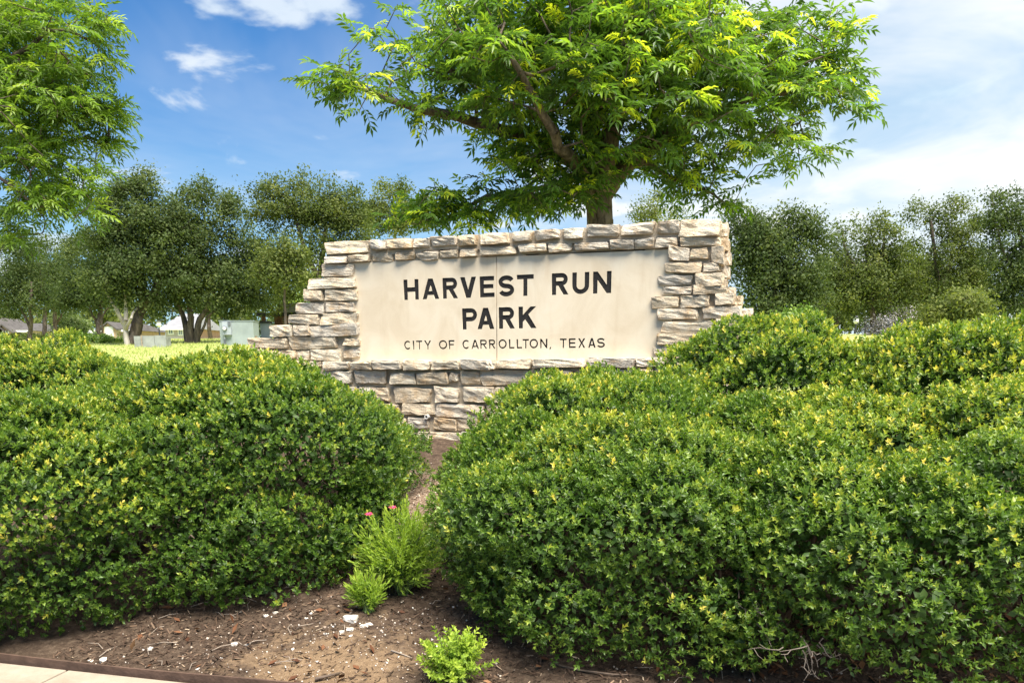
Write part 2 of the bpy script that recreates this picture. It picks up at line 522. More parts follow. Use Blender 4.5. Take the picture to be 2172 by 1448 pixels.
# ------------------------------------------------------------------ ground, pavement, edging
def build_ground():
    T = np.array([S_N[1], -S_N[0]])
    sl = np.unique(np.round(np.concatenate([np.linspace(-30, -1, 8), np.linspace(-0.6, 5.2, 110), np.linspace(5.4, 45, 70),
                                            np.geomspace(46, 900, 28)]), 4))
    tl = np.unique(np.round(np.concatenate([-np.geomspace(5, 700, 40)[::-1], np.linspace(-5, 5, 130), np.geomspace(5, 700, 40)]), 4))
    S, Tt = np.meshgrid(sl, tl, indexing='ij')
    X = (S + S_0) * S_N[0] + Tt * T[0]
    Y = (S + S_0) * S_N[1] + Tt * T[1]
    Z = ground_z(X, Y)
    V = np.stack([X, Y, Z], -1).reshape(-1, 3)
    ns, nt = S.shape
    i, j = np.meshgrid(np.arange(ns - 1), np.arange(nt - 1), indexing='ij')
    a = i * nt + j
    F = np.stack([a, a + nt, a + nt + 1, a + 1], -1).reshape(-1, 4)
    F = F[:, ::-1].copy()
    o = mesh_np('ground', V, F, M['bed'], smooth=True)
    o.data.materials.append(M['lawn'])
    cs = S[:-1, :-1].ravel()
    o.data.polygons.foreach_set('material_index', (cs > 5.6).astype(np.int32))
    n = o.data.polygons[0].normal
    if n.z < 0: o.data.flip_normals()
    props(o, kind='structure')
    # pavement slabs along the bed
    mb = MB()
    ang = math.atan2(T[1], T[0])
    Mx = Matrix.Translation((S_0 * S_N[0], S_0 * S_N[1], 0)) @ Matrix.Rotation(ang, 4, 'Z')
    for k in range(-6, 6):
        mb.box((k * 1.5 + 0.004, -1.9, -0.10), (k * 1.5 + 1.492, -0.055, 0.0), Mx)
    o = mb.build('pavement', M['concrete'])
    bev = o.modifiers.new('bevel', 'BEVEL'); bev.width = 0.006; bev.segments = 2
    props(o, kind='structure')
    mb = MB()
    pts = []
    prev = None
    poly_t = np.linspace(-8.0, 0.75, 40)
    for k in range(len(poly_t) - 1):
        def P(t, off):
            w = 0.008 * math.sin(t * 2.3) - 0.05 * max(0, t + 1.3) ** 2
            s = -0.028 + w + off
            return (S_N[0] * (s + S_0) + T[0] * t, S_N[1] * (s + S_0) + T[1] * t)
        t0, t1 = poly_t[k], poly_t[k + 1]
        h0 = 0.034 + 0.006 * math.sin(t0 * 3) - 0.03 * max(0, t0 + 1.0); h1 = 0.034 + 0.006 * math.sin(t1 * 3) - 0.03 * max(0, t1 + 1.0)
        a, b, c, d = P(t0, 0), P(t1, 0), P(t1, 0.012), P(t0, 0.012)
        V = [(*a, -0.12), (*b, -0.12), (*c, -0.12), (*d, -0.12), (*a, h0), (*b, h1), (*c, h1), (*d, h0)]
        mb.add(V, [(4, 5, 6, 7), (0, 1, 5, 4), (2, 3, 7, 6)])
    props(mb.build('bed_edging', M['edging']), 'rusty brown steel edging strip between the pavement and the soil bed', 'edging')


build_ground()


# ------------------------------------------------------------------ the sign wall
YAW = math.radians(19.0)
WD = np.array([math.cos(YAW), -math.sin(YAW), 0.0])       # along the wall, to the right
WN = np.array([-math.sin(YAW), -math.cos(YAW), 0.0])      # towards the camera
W0 = np.array([0.0, 7.5, 0.0])


def wall_uv(px, py, depth=0.0):
    d = ray(px, py)
    P0 = W0 - WN * depth
    t = np.dot(P0 - EYE, WN) / np.dot(d, WN)
    P = EYE + d * t
    return np.dot(P - W0, WD), P[2]


def wall_pt(u, v, depth=0.0):
    return W0 + WD * u - WN * depth + np.array([0, 0, v])


def stone_mesh(name, w, h, d, seed, n=7):
    r = np.random.default_rng(seed)
    lin = np.linspace(-1, 1, n) if n != 7 else np.array([-1, -0.93, -0.5, 0.0, 0.5, 0.93, 1])
    verts = {}
    V = []; F = []
    def vid(p):
        k = tuple(np.round(p, 4))
        if k not in verts:
            verts[k] = len(V); V.append(p)
        return verts[k]
    for ax in range(3):
        for sg in (-1, 1):
            o1, o2 = [(1, 2), (2, 0), (0, 1)][ax]
            for i in range(n - 1):
                for j in range(n - 1):
                    q = []
                    for (a, b) in ((i, j), (i + 1, j), (i + 1, j + 1), (i, j + 1)):
                        p = np.zeros(3); p[ax] = sg; p[o1] = lin[a]; p[o2] = lin[b]
                        q.append(vid(p))
                    F.append(q if sg > 0 else q[::-1])
    V = np.array(V)
    k = 14.0
    nrm = (np.abs(V) ** k).sum(1) ** (1 / k)
    R = V / nrm[:, None]
    R = 0.85 * R * 1.02 + 0.15 * V
    # corner jitter gives each stone its own uneven outline
    cj = r.uniform(-1, 1, (2, 2, 2, 3)) * np.array([0.09, 0.10, 0.20])
    f = (V + 1) / 2
    J = np.zeros_like(V)
    for a in (0, 1):
        for b in (0, 1):
            for c in (0, 1):
                wgt = (f[:, 0] if a else 1 - f[:, 0]) * (f[:, 1] if b else 1 - f[:, 1]) * (f[:, 2] if c else 1 - f[:, 2])
                J += wgt[:, None] * cj[a, b, c]
    R = R + J
    sz = np.array([w, d, h]) / 2
    P = R * sz
    ph = r.uniform(0, 6.28, (6, 3)); fr = r.normal(0, 1, (6, 3)) * np.array([[14], [14], [26], [26], [45], [45]])
    disp = sum(np.sin(P @ fr[i] + ph[i, 0]) * a for i, a in enumerate((0.0045, 0.0045, 0.004, 0.004, 0.003, 0.003)))
    disp *= min(1.0, h / 0.10)
    P = P + (V / np.linalg.norm(V, axis=1)[:, None]) * disp[:, None] * np.array([1.0, 1.0, 0.55])
    # hewn front: flatten facets randomly
    fr_m = V[:, 1] < -0.9
    P[fr_m, 1] += r.normal(0, 0.0030, fr_m.sum())
    P += r.normal(0, 0.0010, P.shape)
    me = bpy.data.meshes.new(name)
    me.from_pydata(P.tolist(), [], F)
    me.polygons.foreach_set('use_smooth', [False] * len(me.polygons))
    me.materials.append(M['stone'])
    me.update()
    return me


def z1(b): return (500 + b[0] / 3.879, 440 + b[1] / 3.879, 500 + b[2] / 3.879, 440 + b[3] / 3.879)
def z2(b): return (1040 + b[0] / 3.745, 440 + b[1] / 3.745, 1040 + b[2] / 3.745, 440 + b[3] / 3.745)
def z3(b): return (560 + b[0] / 2.935, 720 + b[1] / 2.935, 560 + b[2] / 2.935, 720 + b[3] / 2.935)


def build_wall():
    root = empty('sign_wall', wall_pt(0, 0.76, 0.2), -YAW)
    props(root, 'stepped limestone sign wall with a cream carved name panel behind the shrubs', 'sign')
    S = []      # (px box, depth of front plane, thickness, tag)
    cap = -0.010
    for b in [(720, 275, 1088, 378), (1092, 265, 1232, 350), (1245, 250, 1440, 345), (1460, 245, 1590, 322), (1603, 230, 1812, 305), (1828, 222, 1985, 304)]:
        S.append((z1(b), cap, 0.5))
    S.append(((1016, 492, 1079, 517), cap, 0.5))
    for b in [(175, 182, 335, 270), (350, 168, 552, 255), (570, 155, 725, 247), (762, 140, 1030, 234), (1045, 125, 1305, 217), (1330, 110, 1488, 212), (1495, 100, 1822, 222)]:
        S.append((z2(b), cap, 0.5))
    for b in [(735, 402, 920, 462), (930, 392, 1105, 450), (1112, 378, 1280, 448), (1305, 362, 1465, 434), (1480, 360, 1662, 428), (1668, 343, 1830, 414), (1842, 335, 1985, 405)]:
        S.append((z1(b), cap + 0.015, 0.48))
    S.append(((1015, 523, 1092, 542), cap + 0.015, 0.48))
    for b in [(218, 292, 440, 358), (452, 285, 645, 355), (658, 275, 937, 338), (948, 258, 1140, 328), (1145, 250, 1308, 322), (1310, 238, 1483, 318), (1498, 235, 1818, 306)]:
        S.append((z2(b), cap + 0.015, 0.48))
    for b in [(690, 465, 970, 575), (592, 575, 985, 670), (575, 680, 712, 770), (722, 675, 1002, 768), (492, 780, 728, 872), (725, 780, 990, 862),
              (428, 878, 695, 960), (705, 868, 1000, 960), (275, 968, 462, 1060), (472, 968, 615, 1054), (620, 962, 1018, 1052),
              (88, 1072, 430, 1160), (435, 1060, 835, 1158), (885, 1078, 1018, 1138),
              (-140, 1168, 240, 1245), (235, 1172, 495, 1245), (610, 1165, 865, 1258), (880, 1160, 1018, 1240)]:
        S.append((z1(b), 0.0, 0.22))
    S.append((z1((498, 1178, 612, 1248)), 0.03, 0.2))
    for b in [(1418, 315, 1572, 425), (1592, 322, 1732, 405), (1755, 315, 1850, 452), (1380, 440, 1672, 520), (1692, 440, 1820, 502),
              (1315, 540, 1602, 612), (1630, 508, 1842, 612), (1365, 628, 1612, 690), (1615, 618, 1878, 684), (1282, 712, 1496, 798), (1498, 702, 1748, 798),
              (1785, 680, 1936, 770), (1322, 800, 1658, 890), (1690, 780, 1988, 875), (1362, 905, 1778, 990), (1782, 882, 2078, 948),
              (1340, 1005, 1640, 1086), (1650, 962, 2090, 1050), (1290, 1108, 1500, 1168), (1515, 1070, 1840, 1150), (1850, 1060, 2160, 1145)]:
        S.append((z2(b), 0.0, 0.22))
    # stones of the right return face, set back behind the front face
    side = [(1815, 118, 1882, 228), (1822, 240, 1896, 345), (1852, 350, 1904, 452), (1830, 462, 1886, 556), (1828, 562, 1876, 624),
            (1880, 632, 1936, 690), (1936, 700, 1994, 778), (1990, 795, 2084, 880)]
    for b in side:
        S.append((z2(b), 0.17, 0.22))
    ledge = [(220, 135, 345, 172), (358, 135, 518, 187), (528, 135, 670, 192), (675, 130, 855, 190), (860, 125, 1027, 190), (1036, 128, 1212, 192), (1220, 125, 1393, 189),
             (1448, 122, 1662, 180), (1673, 118, 1987, 174), (2000, 114, 2300, 172), (2312, 112, 2500, 168), (2512, 106, 2760, 166), (2772, 104, 3010, 162), (30, 132, 205, 176), (-130, 132, 18, 178)]
    for b in ledge:
        S.append((z3(b), -0.05, 0.30))
    S.append((z3((1397, 133, 1445, 182)), -0.03, 0.26))
    lower = [(382, 190, 547, 268), (562, 195, 762, 272), (795, 205, 938, 280), (944, 200, 1150, 280), (1154, 205, 1210, 262), (1216, 198, 1346, 276), (1352, 192, 1662, 284),
             (1676, 194, 1925, 266), (1940, 190, 2130, 256), (2142, 186, 2420, 258), (2432, 184, 2640, 250), (2655, 180, 2980, 250), (180, 190, 368, 266), (-60, 190, 165, 262),
             (590, 298, 782, 378), (800, 298, 1040, 397), (1068, 295, 1212, 397), (1234, 293, 1437, 391), (1440, 303, 1500, 390), (1512, 288, 1700, 380), (1715, 284, 2000, 372), (2015, 280, 2220, 366),
             (2235, 276, 2560, 360), (2575, 272, 2900, 356), (330, 296, 575, 380), (60, 296, 315, 376),
             (700, 398, 842, 470), (855, 400, 1057, 473), (1064, 400, 1373, 489), (1378, 398, 1560, 478), (1575, 396, 1850, 470), (1865, 390, 2150, 466), (2165, 386, 2420, 460), (2435, 380, 2800, 452),
             (420, 398, 688, 474), (150, 398, 405, 470),
             (900, 486, 1022, 556), (1054, 490, 1190, 567), (1196, 490, 1348, 560), (1362, 486, 1600, 556), (1615, 480, 1900, 550), (1915, 476, 2200, 544), (640, 488, 885, 560), (380, 486, 625, 556), (2215, 472, 2600, 540),
             (960, 578, 1215, 640), (1228, 574, 1450, 640), (1465, 570, 1800, 636), (700, 576, 945, 640), (1815, 566, 2200, 630), (430, 576, 690, 640), (2215, 562, 2560, 626)]
    for b in lower:
        S.append((z3(b), -0.01, 0.24))
    boxes = []
    for (x0, y0, x1, y1), dep, th in S:
        xm, ym = (x0 + x1) / 2, (y0 + y1) / 2
        u0 = wall_uv(x0, ym, dep)[0]; u1 = wall_uv(x1, ym, dep)[0]
        v1 = wall_uv(xm, y0, dep)[1]; v0 = wall_uv(xm, y1, dep)[1]
        boxes.append([u0, u1, v0, v1, dep, th])
    for k, (u0, u1, v0, v1, dep, th) in enumerate(boxes):
        jit = random.uniform(-0.022, 0.006) if dep < 0.1 else 0.0
        me = stone_mesh('stone', (u1 - u0) * 0.985, (v1 - v0) * 0.98, th, 100 + k)
        o = bpy.data.objects.new('stone', me)
        COL.objects.link(o)
        o.parent = root
        c = wall_pt((u0 + u1) / 2, (v0 + v1) / 2, dep + th / 2 + jit)
        o.matrix_parent_inverse = root.matrix_basis.inverted()
        o.location = c
        o.rotation_euler = (random.gauss(0, 0.012), random.gauss(0, 0.012), -YAW + random.gauss(0, 0.02))
    # mortar body: one block behind every stone, reaching to its neighbours, all joined
    mb = MB()
    Mw = Matrix(((WD[0], -WN[0], 0, W0[0]), (WD[1], -WN[1], 0, W0[1]), (0, 0, 1, 0), (0, 0, 0, 1)))
    for k, (u0, u1, v0, v1, dep, th) in enumerate(boxes):
        lft = any(0 < u0 - q[1] < 0.16 or abs(u0 - q[1]) < 0.06 for q in boxes if q is not boxes[k] and q[4] < 0.1 and min(q[3], v1) - max(q[2], v0) > 0.015)
        rgt = any(0 < q[0] - u1 < 0.16 or abs(q[0] - u1) < 0.06 for q in boxes if q is not boxes[k] and q[4] < 0.1 and min(q[3], v1) - max(q[2], v0) > 0.015)
        below = any(q[3] <= v0 + 0.05 and v0 - q[3] < 0.1 and min(q[1], u1) - max(q[0], u0) > 0.03 for q in boxes)
        e0 = 0.09 if lft else -0.02
        e1 = 0.09 if rgt else -0.02
        fd = max(dep, -0.01) + 0.036 + random.uniform(0, 0.008)
        bk = 0.42 + random.uniform(0, 0.012)
        if dep > 0.1: continue
        mb.box((u0 - e0, fd, v0 - (0.035 if below else 0.005) - random.uniform(0, 0.003)), (u1 + e1, bk, v1 - 0.010 + random.uniform(0, 0.003)), Mw)
    # core behind the panel and the footing below the visible courses
    uL, _ = wall_uv(748, 660, 0.08); uR, _ = wall_uv(1428, 640, 0.08)
    _, vT = wall_uv(1086, 545, 0.08); _, vB = wall_uv(1086, 766, 0.08)
    mb.box((uL - 0.02, 0.135, vB - 0.04), (uR + 0.02, 0.41, vT + 0.03), Mw)
    a = wall_uv(520, 930)[0]; b = wall_uv(1600, 930)[0]
    mb.box((a, 0.03, 0.45), (b, 0.40, wall_uv(1086, 905)[1]), Mw)
    mo = mb.build('mortar', M['mortar'], root)
    # weep pipe stub
    pu, pv = wall_uv(908, 883)
    c = wall_pt(pu, pv, 0.0)
    p = MB()
    segs = 14
    V = []; F = []
    for dep, r_ in ((0.06, 0.021), (-0.045, 0.021), (-0.045, 0.0155), (0.03, 0.0155)):
        for k in range(segs):
            q = 2 * math.pi * k / segs
            V.append(wall_pt(pu + math.cos(q) * r_, pv + math.sin(q) * r_, dep))
    for ring in range(3):
        for k in range(segs):
            F.append((ring * segs + k, ring * segs + (k + 1) % segs, (ring + 1) * segs + (k + 1) % segs, (ring + 1) * segs + k))
    p.add(V, F)
    pipe = p.build('weep_pipe', M['pvc'], root, smooth=False)
    p = MB()
    p.add([wall_pt(pu + math.cos(2 * math.pi * k / segs) * 0.0152, pv + math.sin(2 * math.pi * k / segs) * 0.0152, 0.028) for k in range(segs)], [tuple(range(segs))])
    p.build('pipe_shade_disc', M['bore_shade'], pipe)  # black disc, its colour stands in for the shade deep inside the pipe
    return root, (uL, uR, vB, vT)


WALL, PANEL = build_wall()


# ---- lettering: outlines in a unit-height cell, w = width, t = stroke
def arc(cx, cy, rx, ry, a0, a1, n=10):
    return [(cx + rx * math.cos(math.radians(a0 + (a1 - a0) * i / n)), cy + ry * math.sin(math.radians(a0 + (a1 - a0) * i / n))) for i in range(n + 1)]


def ribbon(P, t):
    L, Rr = [], []
    for i, (x, y) in enumerate(P):
        x0, y0 = P[max(i - 1, 0)]; x1, y1 = P[min(i + 1, len(P) - 1)]
        d = math.hypot(x1 - x0, y1 - y0) or 1
        nx, ny = -(y1 - y0) / d * t / 2, (x1 - x0) / d * t / 2
        L.append((x + nx, y + ny)); Rr.append((x - nx, y - ny))
    return [L + Rr[::-1]]


def catmull(P, n=7):
    out = []
    P = [P[0]] + P + [P[-1]]
    for i in range(1, len(P) - 2):
        for k in range(n):
            t = k / n
            q = []
            for c in (0, 1):
                p0, p1, p2, p3 = (P[i + j][c] for j in (-1, 0, 1, 2))
                q.append(0.5 * (2 * p1 + (p2 - p0) * t + (2 * p0 - 5 * p1 + 4 * p2 - p3) * t * t + (3 * p1 - p0 - 3 * p2 + p3) * t ** 3))
            out.append(tuple(q))
    out.append(P[-1])
    return out


def glyph(ch, w, t):
    if ch == 'H':
        a, b = .5 - t / 2, .5 + t / 2
        return [[(0, 0), (t, 0), (t, a), (w - t, a), (w - t, 0), (w, 0), (w, 1), (w - t, 1), (w - t, b), (t, b), (t, 1), (0, 1)]]
    if ch in 'AV':
        s = t * 1.12; ta = t * 1.15; k = w / 2 - ta / 2
        xin = lambda y: s + y * k
        yap = (w / 2 - s) / k
        if ch == 'V':
            return [[(x, 1 - y) for x, y in [(0, 0), (s, 0), (w / 2, yap), (w - s, 0), (w, 0), (w / 2 + ta / 2, 1), (w / 2 - ta / 2, 1)]]]
        y1, y2 = 0.20, 0.20 + t * 0.85
        return [[(0, 0), (s, 0), (xin(y1), y1), (w - xin(y1), y1), (w - s, 0), (w, 0), (w / 2 + ta / 2, 1), (w / 2 - ta / 2, 1)],
                [(xin(y2), y2), (w - xin(y2), y2), (w / 2, yap)]]
    if ch in 'PR':
        b = 0.42 if ch == 'R' else 0.38
        ro = (1 - b) / 2; cy = (1 + b) / 2; cx = w * (0.95 if ch == 'R' else 1.0) - ro
        ri = ro - t * 0.95
        hole = [(t, b + t * 0.95)] + arc(cx, cy, ri, ri, -90, 90, 8) + [(t, 1 - t * 0.95)]
        if ch == 'P':
            return [[(0, 0), (t, 0), (t, b)] + arc(cx, cy, ro, ro, -90, 90, 10) + [(0, 1)], hole]
        xl = w * 0.38; xr = min(xl + t * 1.2, cx + ro * 0.8)
        a0 = -90 + math.degrees(math.asin(max(0, (xr - cx) / ro)))
        return [[(0, 0), (t, 0), (t, b), (xl, b), (w - t * 1.15, 0), (w, 0)] + arc(cx, cy, ro, ro, a0, 90, 10) + [(0, 1)], hole]
    if ch == 'E':
        a, b = .52 - t * .45, .52 + t * .45
        return [[(0, 0), (w, 0), (w, t * .95), (t, t * .95), (t, a), (w * .92, a), (w * .92, b), (t, b), (t, 1 - t * .95), (w * .97, 1 - t * .95), (w * .97, 1), (0, 1)]]
    if ch == 'F':
        a, b = .5 - t * .45, .5 + t * .45
        return [[(0, 0), (t, 0), (t, a), (w * .9, a), (w * .9, b), (t, b), (t, 1 - t * .95), (w, 1 - t * .95), (w, 1), (0, 1)]]
    if ch == 'L':
        return [[(0, 0), (w, 0), (w, t * .95), (t, t * .95), (t, 1), (0, 1)]]
    if ch == 'T':
        c = w / 2
        return [[(c - t / 2, 0), (c + t / 2, 0), (c + t / 2, 1 - t * .95), (w, 1 - t * .95), (w, 1), (0, 1), (0, 1 - t * .95), (c - t / 2, 1 - t * .95)]]
    if ch == 'I':
        return [[(w / 2 - t / 2, 0), (w / 2 + t / 2, 0), (w / 2 + t / 2, 1), (w / 2 - t / 2, 1)]]
    if ch == 'N':
        dg = t * 1.75
        return [[(0, 0), (t, 0), (t, 1 - dg), (w - t, 0), (w, 0), (w, 1), (w - t, 1), (w - t, dg), (t, 1), (0, 1)]]
    if ch == 'K':
        s = t * 1.3
        return [[(0, 0), (t, 0), (t, .30), (w * .36, .30 + (w * .36 - t) * 0.95), (w - s, 0), (w, 0), (w * .36 + t * .75, .30 + (w * .36 + t * .75 - t) * 1.02 + .06), (w * .97, 1), (w * .97 - s, 1), (t, .30 + t * 1.45), (t, 1), (0, 1)]]
    if ch == 'X':
        s = t * 1.2
        return [[(0, 0), (s, 0), (w / 2, .5 - t * .75), (w - s, 0), (w, 0), (w / 2 + t * .62, .5), (w, 1), (w - s, 1), (w / 2, .5 + t * .75), (s, 1), (0, 1), (w / 2 - t * .62, .5)]]
    if ch == 'Y':
        s = t * 1.2; c = w / 2
        return [[(c - t / 2, 0), (c + t / 2, 0), (c + t / 2, .42), (w, 1), (w - s, 1), (c, .42 + t * .9), (s, 1), (0, 1), (c - t / 2, .42)]]
    if ch == 'O':
        return [arc(w / 2, .5, w / 2, .51, 0, 354, 30), arc(w / 2, .5, w / 2 - t, .51 - t, 0, 354, 30)]
    if ch == 'C':
        return ribbon(arc(w / 2 + .01, .5, w / 2 - t / 2, .51 - t / 2, 42, 318, 26), t)
    if ch == 'U':
        r = w / 2
        return [[(0, 1)] + arc(r, r * .95, r, r * .95, 180, 360, 14) + [(w, 1), (w - t, 1)] + arc(r, r * .95, r - t, (r - t) * .95, 360, 180, 14) + [(t, 1)]]
    if ch == 'S':
        h = t / 2; rx = w / 2 - h; ry = (1 - 2 * h) / 4
        top = arc(w / 2, 1 - h - ry, rx, ry, 18, 250, 16)
        bot = arc(w / 2, h + ry, rx, ry, 70, -162, 16)
        return ribbon(top + bot, t)
    if ch == ',':
        return [[(0, -.18), (w * .4, -.18), (w, .12), (w * .35, .12)]]


def build_panels():
    uL, uR, vB, vT = PANEL
    ZB = lambda x: 800 + x / 3.503
    ZBy = lambda y: 540 + y / 3.503
    ZC = lambda x: 840 + x / 4.722
    ZCy = lambda y: 690 + y / 4.722
    rows = []
    big = [('H', 197, 308), ('A', 333, 460), ('R', 486, 600), ('V', 617, 735), ('E', 762, 872), ('S', 900, 1018), ('T', 1037, 1163), ('R', 1297, 1422), ('U', 1449, 1575), ('N', 1603, 1740)]
    rows.append(([(c, ZB(a), ZB(b)) for c, a, b in big], (ZB(197), ZBy(186), ZBy(337)), (ZB(1740), ZBy(121), ZBy(285)), 0.222))
    pk = [('P', 632, 742), ('A', 742, 870), ('R', 903, 1023), ('K', 1050, 1185)]
    rows.append(([(c, ZB(a), ZB(b)) for c, a, b in pk], (ZB(632), ZBy(400), ZBy(556)), (ZB(1185), ZBy(383), ZBy(545)), 0.222))
    sm = [('C', 80, 150), ('I', 169, 181), ('T', 200, 262), ('Y', 282, 352), ('O', 428, 512), ('F', 528, 585), ('C', 663, 738), ('A', 752, 830), ('R', 842, 912), ('R', 930, 996), ('O', 1025, 1108),
          ('L', 1130, 1186), ('L', 1207, 1262), ('T', 1266, 1330), ('O', 1336, 1422), ('N', 1442, 1516), (',', 1535, 1556), ('T', 1640, 1708), ('E', 1730, 1800), ('X', 1822, 1895), ('A', 1922, 2000), ('S', 2012, 2092)]
    rows.append(([(c, ZC(a), ZC(b)) for c, a, b in sm], (ZC(80), ZCy(154), ZCy(241)), (ZC(2092), ZCy(125), ZCy(222)), 0.175))
    D = 0.03
    DEEP = 0.007
    uj = wall_uv(1053.5, 650, D)[0]
    Mp = Matrix(((WD[0], 0, WN[0], 0), (WD[1], 0, WN[1], 0), (0, 1, 0, 0), (0, 0, 0, 1)))
    org = wall_pt(0, 0, D)
    Mp.translation = Vector(org)

    def curve_mesh(name, polys, ext, mat, parent, zoff=0.0):
        cu = bpy.data.curves.new(name, 'CURVE')
        cu.dimensions = '2D'
        cu.fill_mode = 'BOTH'
        cu.extrude = ext
        for P in polys:
            sp = cu.splines.new('POLY')
            sp.points.add(len(P) - 1)
            for q, (x, y) in zip(sp.points, P):
                q.co = (x, y, 0, 1)
            sp.use_cyclic_u = True
        tmp = bpy.data.objects.new(name + '_tmp', cu)
        COL.objects.link(tmp)
        dg = bpy.context.evaluated_depsgraph_get()
        me = bpy.data.meshes.new_from_object(tmp.evaluated_get(dg))
        COL.objects.unlink(tmp)
        bpy.data.objects.remove(tmp)
        me.name = name
        me.materials.clear(); me.materials.append(mat)
        o = bpy.data.objects.new(name, me)
        COL.objects.link(o)
        Mo = Mp @ Matrix.Translation((0, 0, zoff))
        o.parent = parent
        o.matrix_parent_inverse = parent.matrix_basis.inverted()
        o.matrix_basis = Mo
        return o

    letters = []
    for row, left, right, t in rows:
        uA, vAt = wall_uv(left[0], left[1], D); _, vAb = wall_uv(left[0], left[2], D)
        uB, vBt = wall_uv(right[0], right[1], D); _, vBb = wall_uv(right[0], right[2], D)
        for ch, xa, xb in row:
            fy = (xa - left[0]) / (right[0] - left[0])
            py = (left[1] + left[2]) / 2 * (1 - fy) + (right[1] + right[2]) / 2 * fy
            ua = wall_uv(xa, py, D)[0]; ub = wall_uv(xb, py, D)[0]
            k = ((ua + ub) / 2 - uA) / (uB - uA)
            vb = vAb * (1 - k) + vBb * k; vt = vAt * (1 - k) + vBt * k
            h = vt - vb
            slope = (vBb - vAb) / (uB - uA)
            G = glyph(ch, (ub - ua) / h, t)
            polys = [[(ua + x * h, vb + y * h + slope * (x * h - (ub - ua) / 2)) for x, y in P] for P in G]
            letters.append((polys, (ua + ub) / 2))
    gap = 0.003
    for (a, b) in ((uL, uj - gap), (uj + gap, uR)):
        mine = [l for l in letters if a <= l[1] < b]
        rect = [(a, vB), (b, vB), (b, vT), (a, vT)]
        polys = [rect]
        for P, _ in mine: polys += P
        pan = curve_mesh('name_panel', polys, 0.012, M['panel'], WALL, -0.012)
        # the black floor of each carved letter and the slab behind it
        mb = MB()
        Mw = Matrix(((WD[0], -WN[0], 0, W0[0]), (WD[1], -WN[1], 0, W0[1]), (0, 0, 1, 0), (0, 0, 0, 1)))
        mb.box((a + 0.001, D + 0.022, vB + 0.001), (b - 0.001, D + 0.06, vT - 0.001), Mw)
        mb.build('panel_slab', M['panel'], pan)
        for P, _ in mine:
            lt = curve_mesh('letter', P, 0.0, M['ink'], pan, -DEEP)
            lt.matrix_parent_inverse = (WALL.matrix_basis @ pan.matrix_parent_inverse @ pan.matrix_basis).inverted()
        for ch in pan.children:
            ch.matrix_parent_inverse = (WALL.matrix_basis @ pan.matrix_parent_inverse @ pan.matrix_basis).inverted()


build_panels()


# ------------------------------------------------------------------ foliage toolkit
def leaf_template(L, W, fold=0.12, bend=0.15):
    """a leaf along +Y, lying in XY, face up +Z; 5 verts, 4 triangles"""
    V = np.array([(0, 0, 0), (-W / 2, L * 0.46, fold * W), (0, L * 0.5, -bend * L * 0.3), (W / 2, L * 0.46, fold * W), (0, L, -bend * L)], float)
    F = np.array([(0, 2, 1), (0, 3, 2), (1, 2, 4), (2, 3, 4)])
    return V, F


def diamond(L, W):
    V = np.array([(0, 0, 0), (W / 2, L * 0.45, W * 0.12), (0, L, 0), (-W / 2, L * 0.45, W * 0.12)], float)
    return V, np.array([(0, 1, 2), (0, 2, 3)])


def frames(dirs, ups, roll=None, r=rng):
    """rotation matrices with columns x,y(dir),z(up-ish)"""
    y = dirs / (np.linalg.norm(dirs, axis=1)[:, None] + 1e-9)
    x = np.cross(y, ups)
    ln = np.linalg.norm(x, axis=1)
    bad = ln < 1e-3
    x[bad] = np.cross(y[bad], np.array([0.3, 0.9, 0.1]))
    x /= np.linalg.norm(x, axis=1)[:, None]
    z = np.cross(x, y)
    if roll is not None:
        c, s = np.cos(roll)[:, None], np.sin(roll)[:, None]
        x, z = c * x + s * z, -s * x + c * z
    return np.stack([x, y, z], -1)


def inst(tv, tf, Rm, pos, scale, tint, tt=None):
    """N copies of template -> verts, faces, tint per vert"""
    n = len(pos)
    V = np.einsum('nij,vj->nvi', Rm, tv) * scale[:, None, None] + pos[:, None, :]
    F = tf[None] + (np.arange(n) * len(tv))[:, None, None]
    T = np.repeat(tint[:, None], len(tv), 1)
    if tt is not None: T = T + tt[None]
    return V.reshape(-1, 3), F.reshape(-1, tf.shape[1]), np.clip(T, 0, 1).ravel()


def join(parts):
    Vs, Fs, Ts = [], [], []
    b = 0
    for V, F, T in parts:
        Vs.append(V); Fs.append(F + b); Ts.append(T); b += len(V)
    return np.concatenate(Vs), np.concatenate(Fs), np.concatenate(Ts)


def unit(n, r=rng):
    v = r.normal(size=(n, 3))
    return v / np.linalg.norm(v, axis=1)[:, None]


def sprig_template(seed, L=0.0235, W=0.0112, tiers=3, per=3, stem=0.040, lean=False):
    r = np.random.default_rng(seed)
    parts = []
    a = r.uniform(0, 6.28)
    k = 0
    for i in range(tiers):
        for j in range(per):
            a += 2.399
            el = math.radians(r.uniform(15, 38) + i * 18)
            d = np.array([math.cos(a) * math.cos(el), math.sin(el), math.sin(a) * math.cos(el)])
            up = np.array([-math.cos(a) * math.sin(el), math.cos(el), -math.sin(a) * math.sin(el)])
            tv, tf = (leaf_template(L * r.uniform(0.75, 1.15), W * r.uniform(0.85, 1.15), 0.22, r.uniform(0.05, 0.25)) if not lean
                      else diamond(L * r.uniform(0.8, 1.2), W * r.uniform(0.95, 1.25)))
            Rm = frames(d[None], up[None], np.array([r.normal(0, 0.35)]))
            p = np.array([[0, stem * (i + 0.35 * j / per) / tiers, 0]])
            parts.append(inst(tv, tf, Rm, p, np.ones(1), np.array([(i - tiers + 1) * 0.10 + r.normal(0, 0.05)])[:], None))
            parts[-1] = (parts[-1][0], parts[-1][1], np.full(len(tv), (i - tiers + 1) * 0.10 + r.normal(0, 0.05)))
    return join(parts)


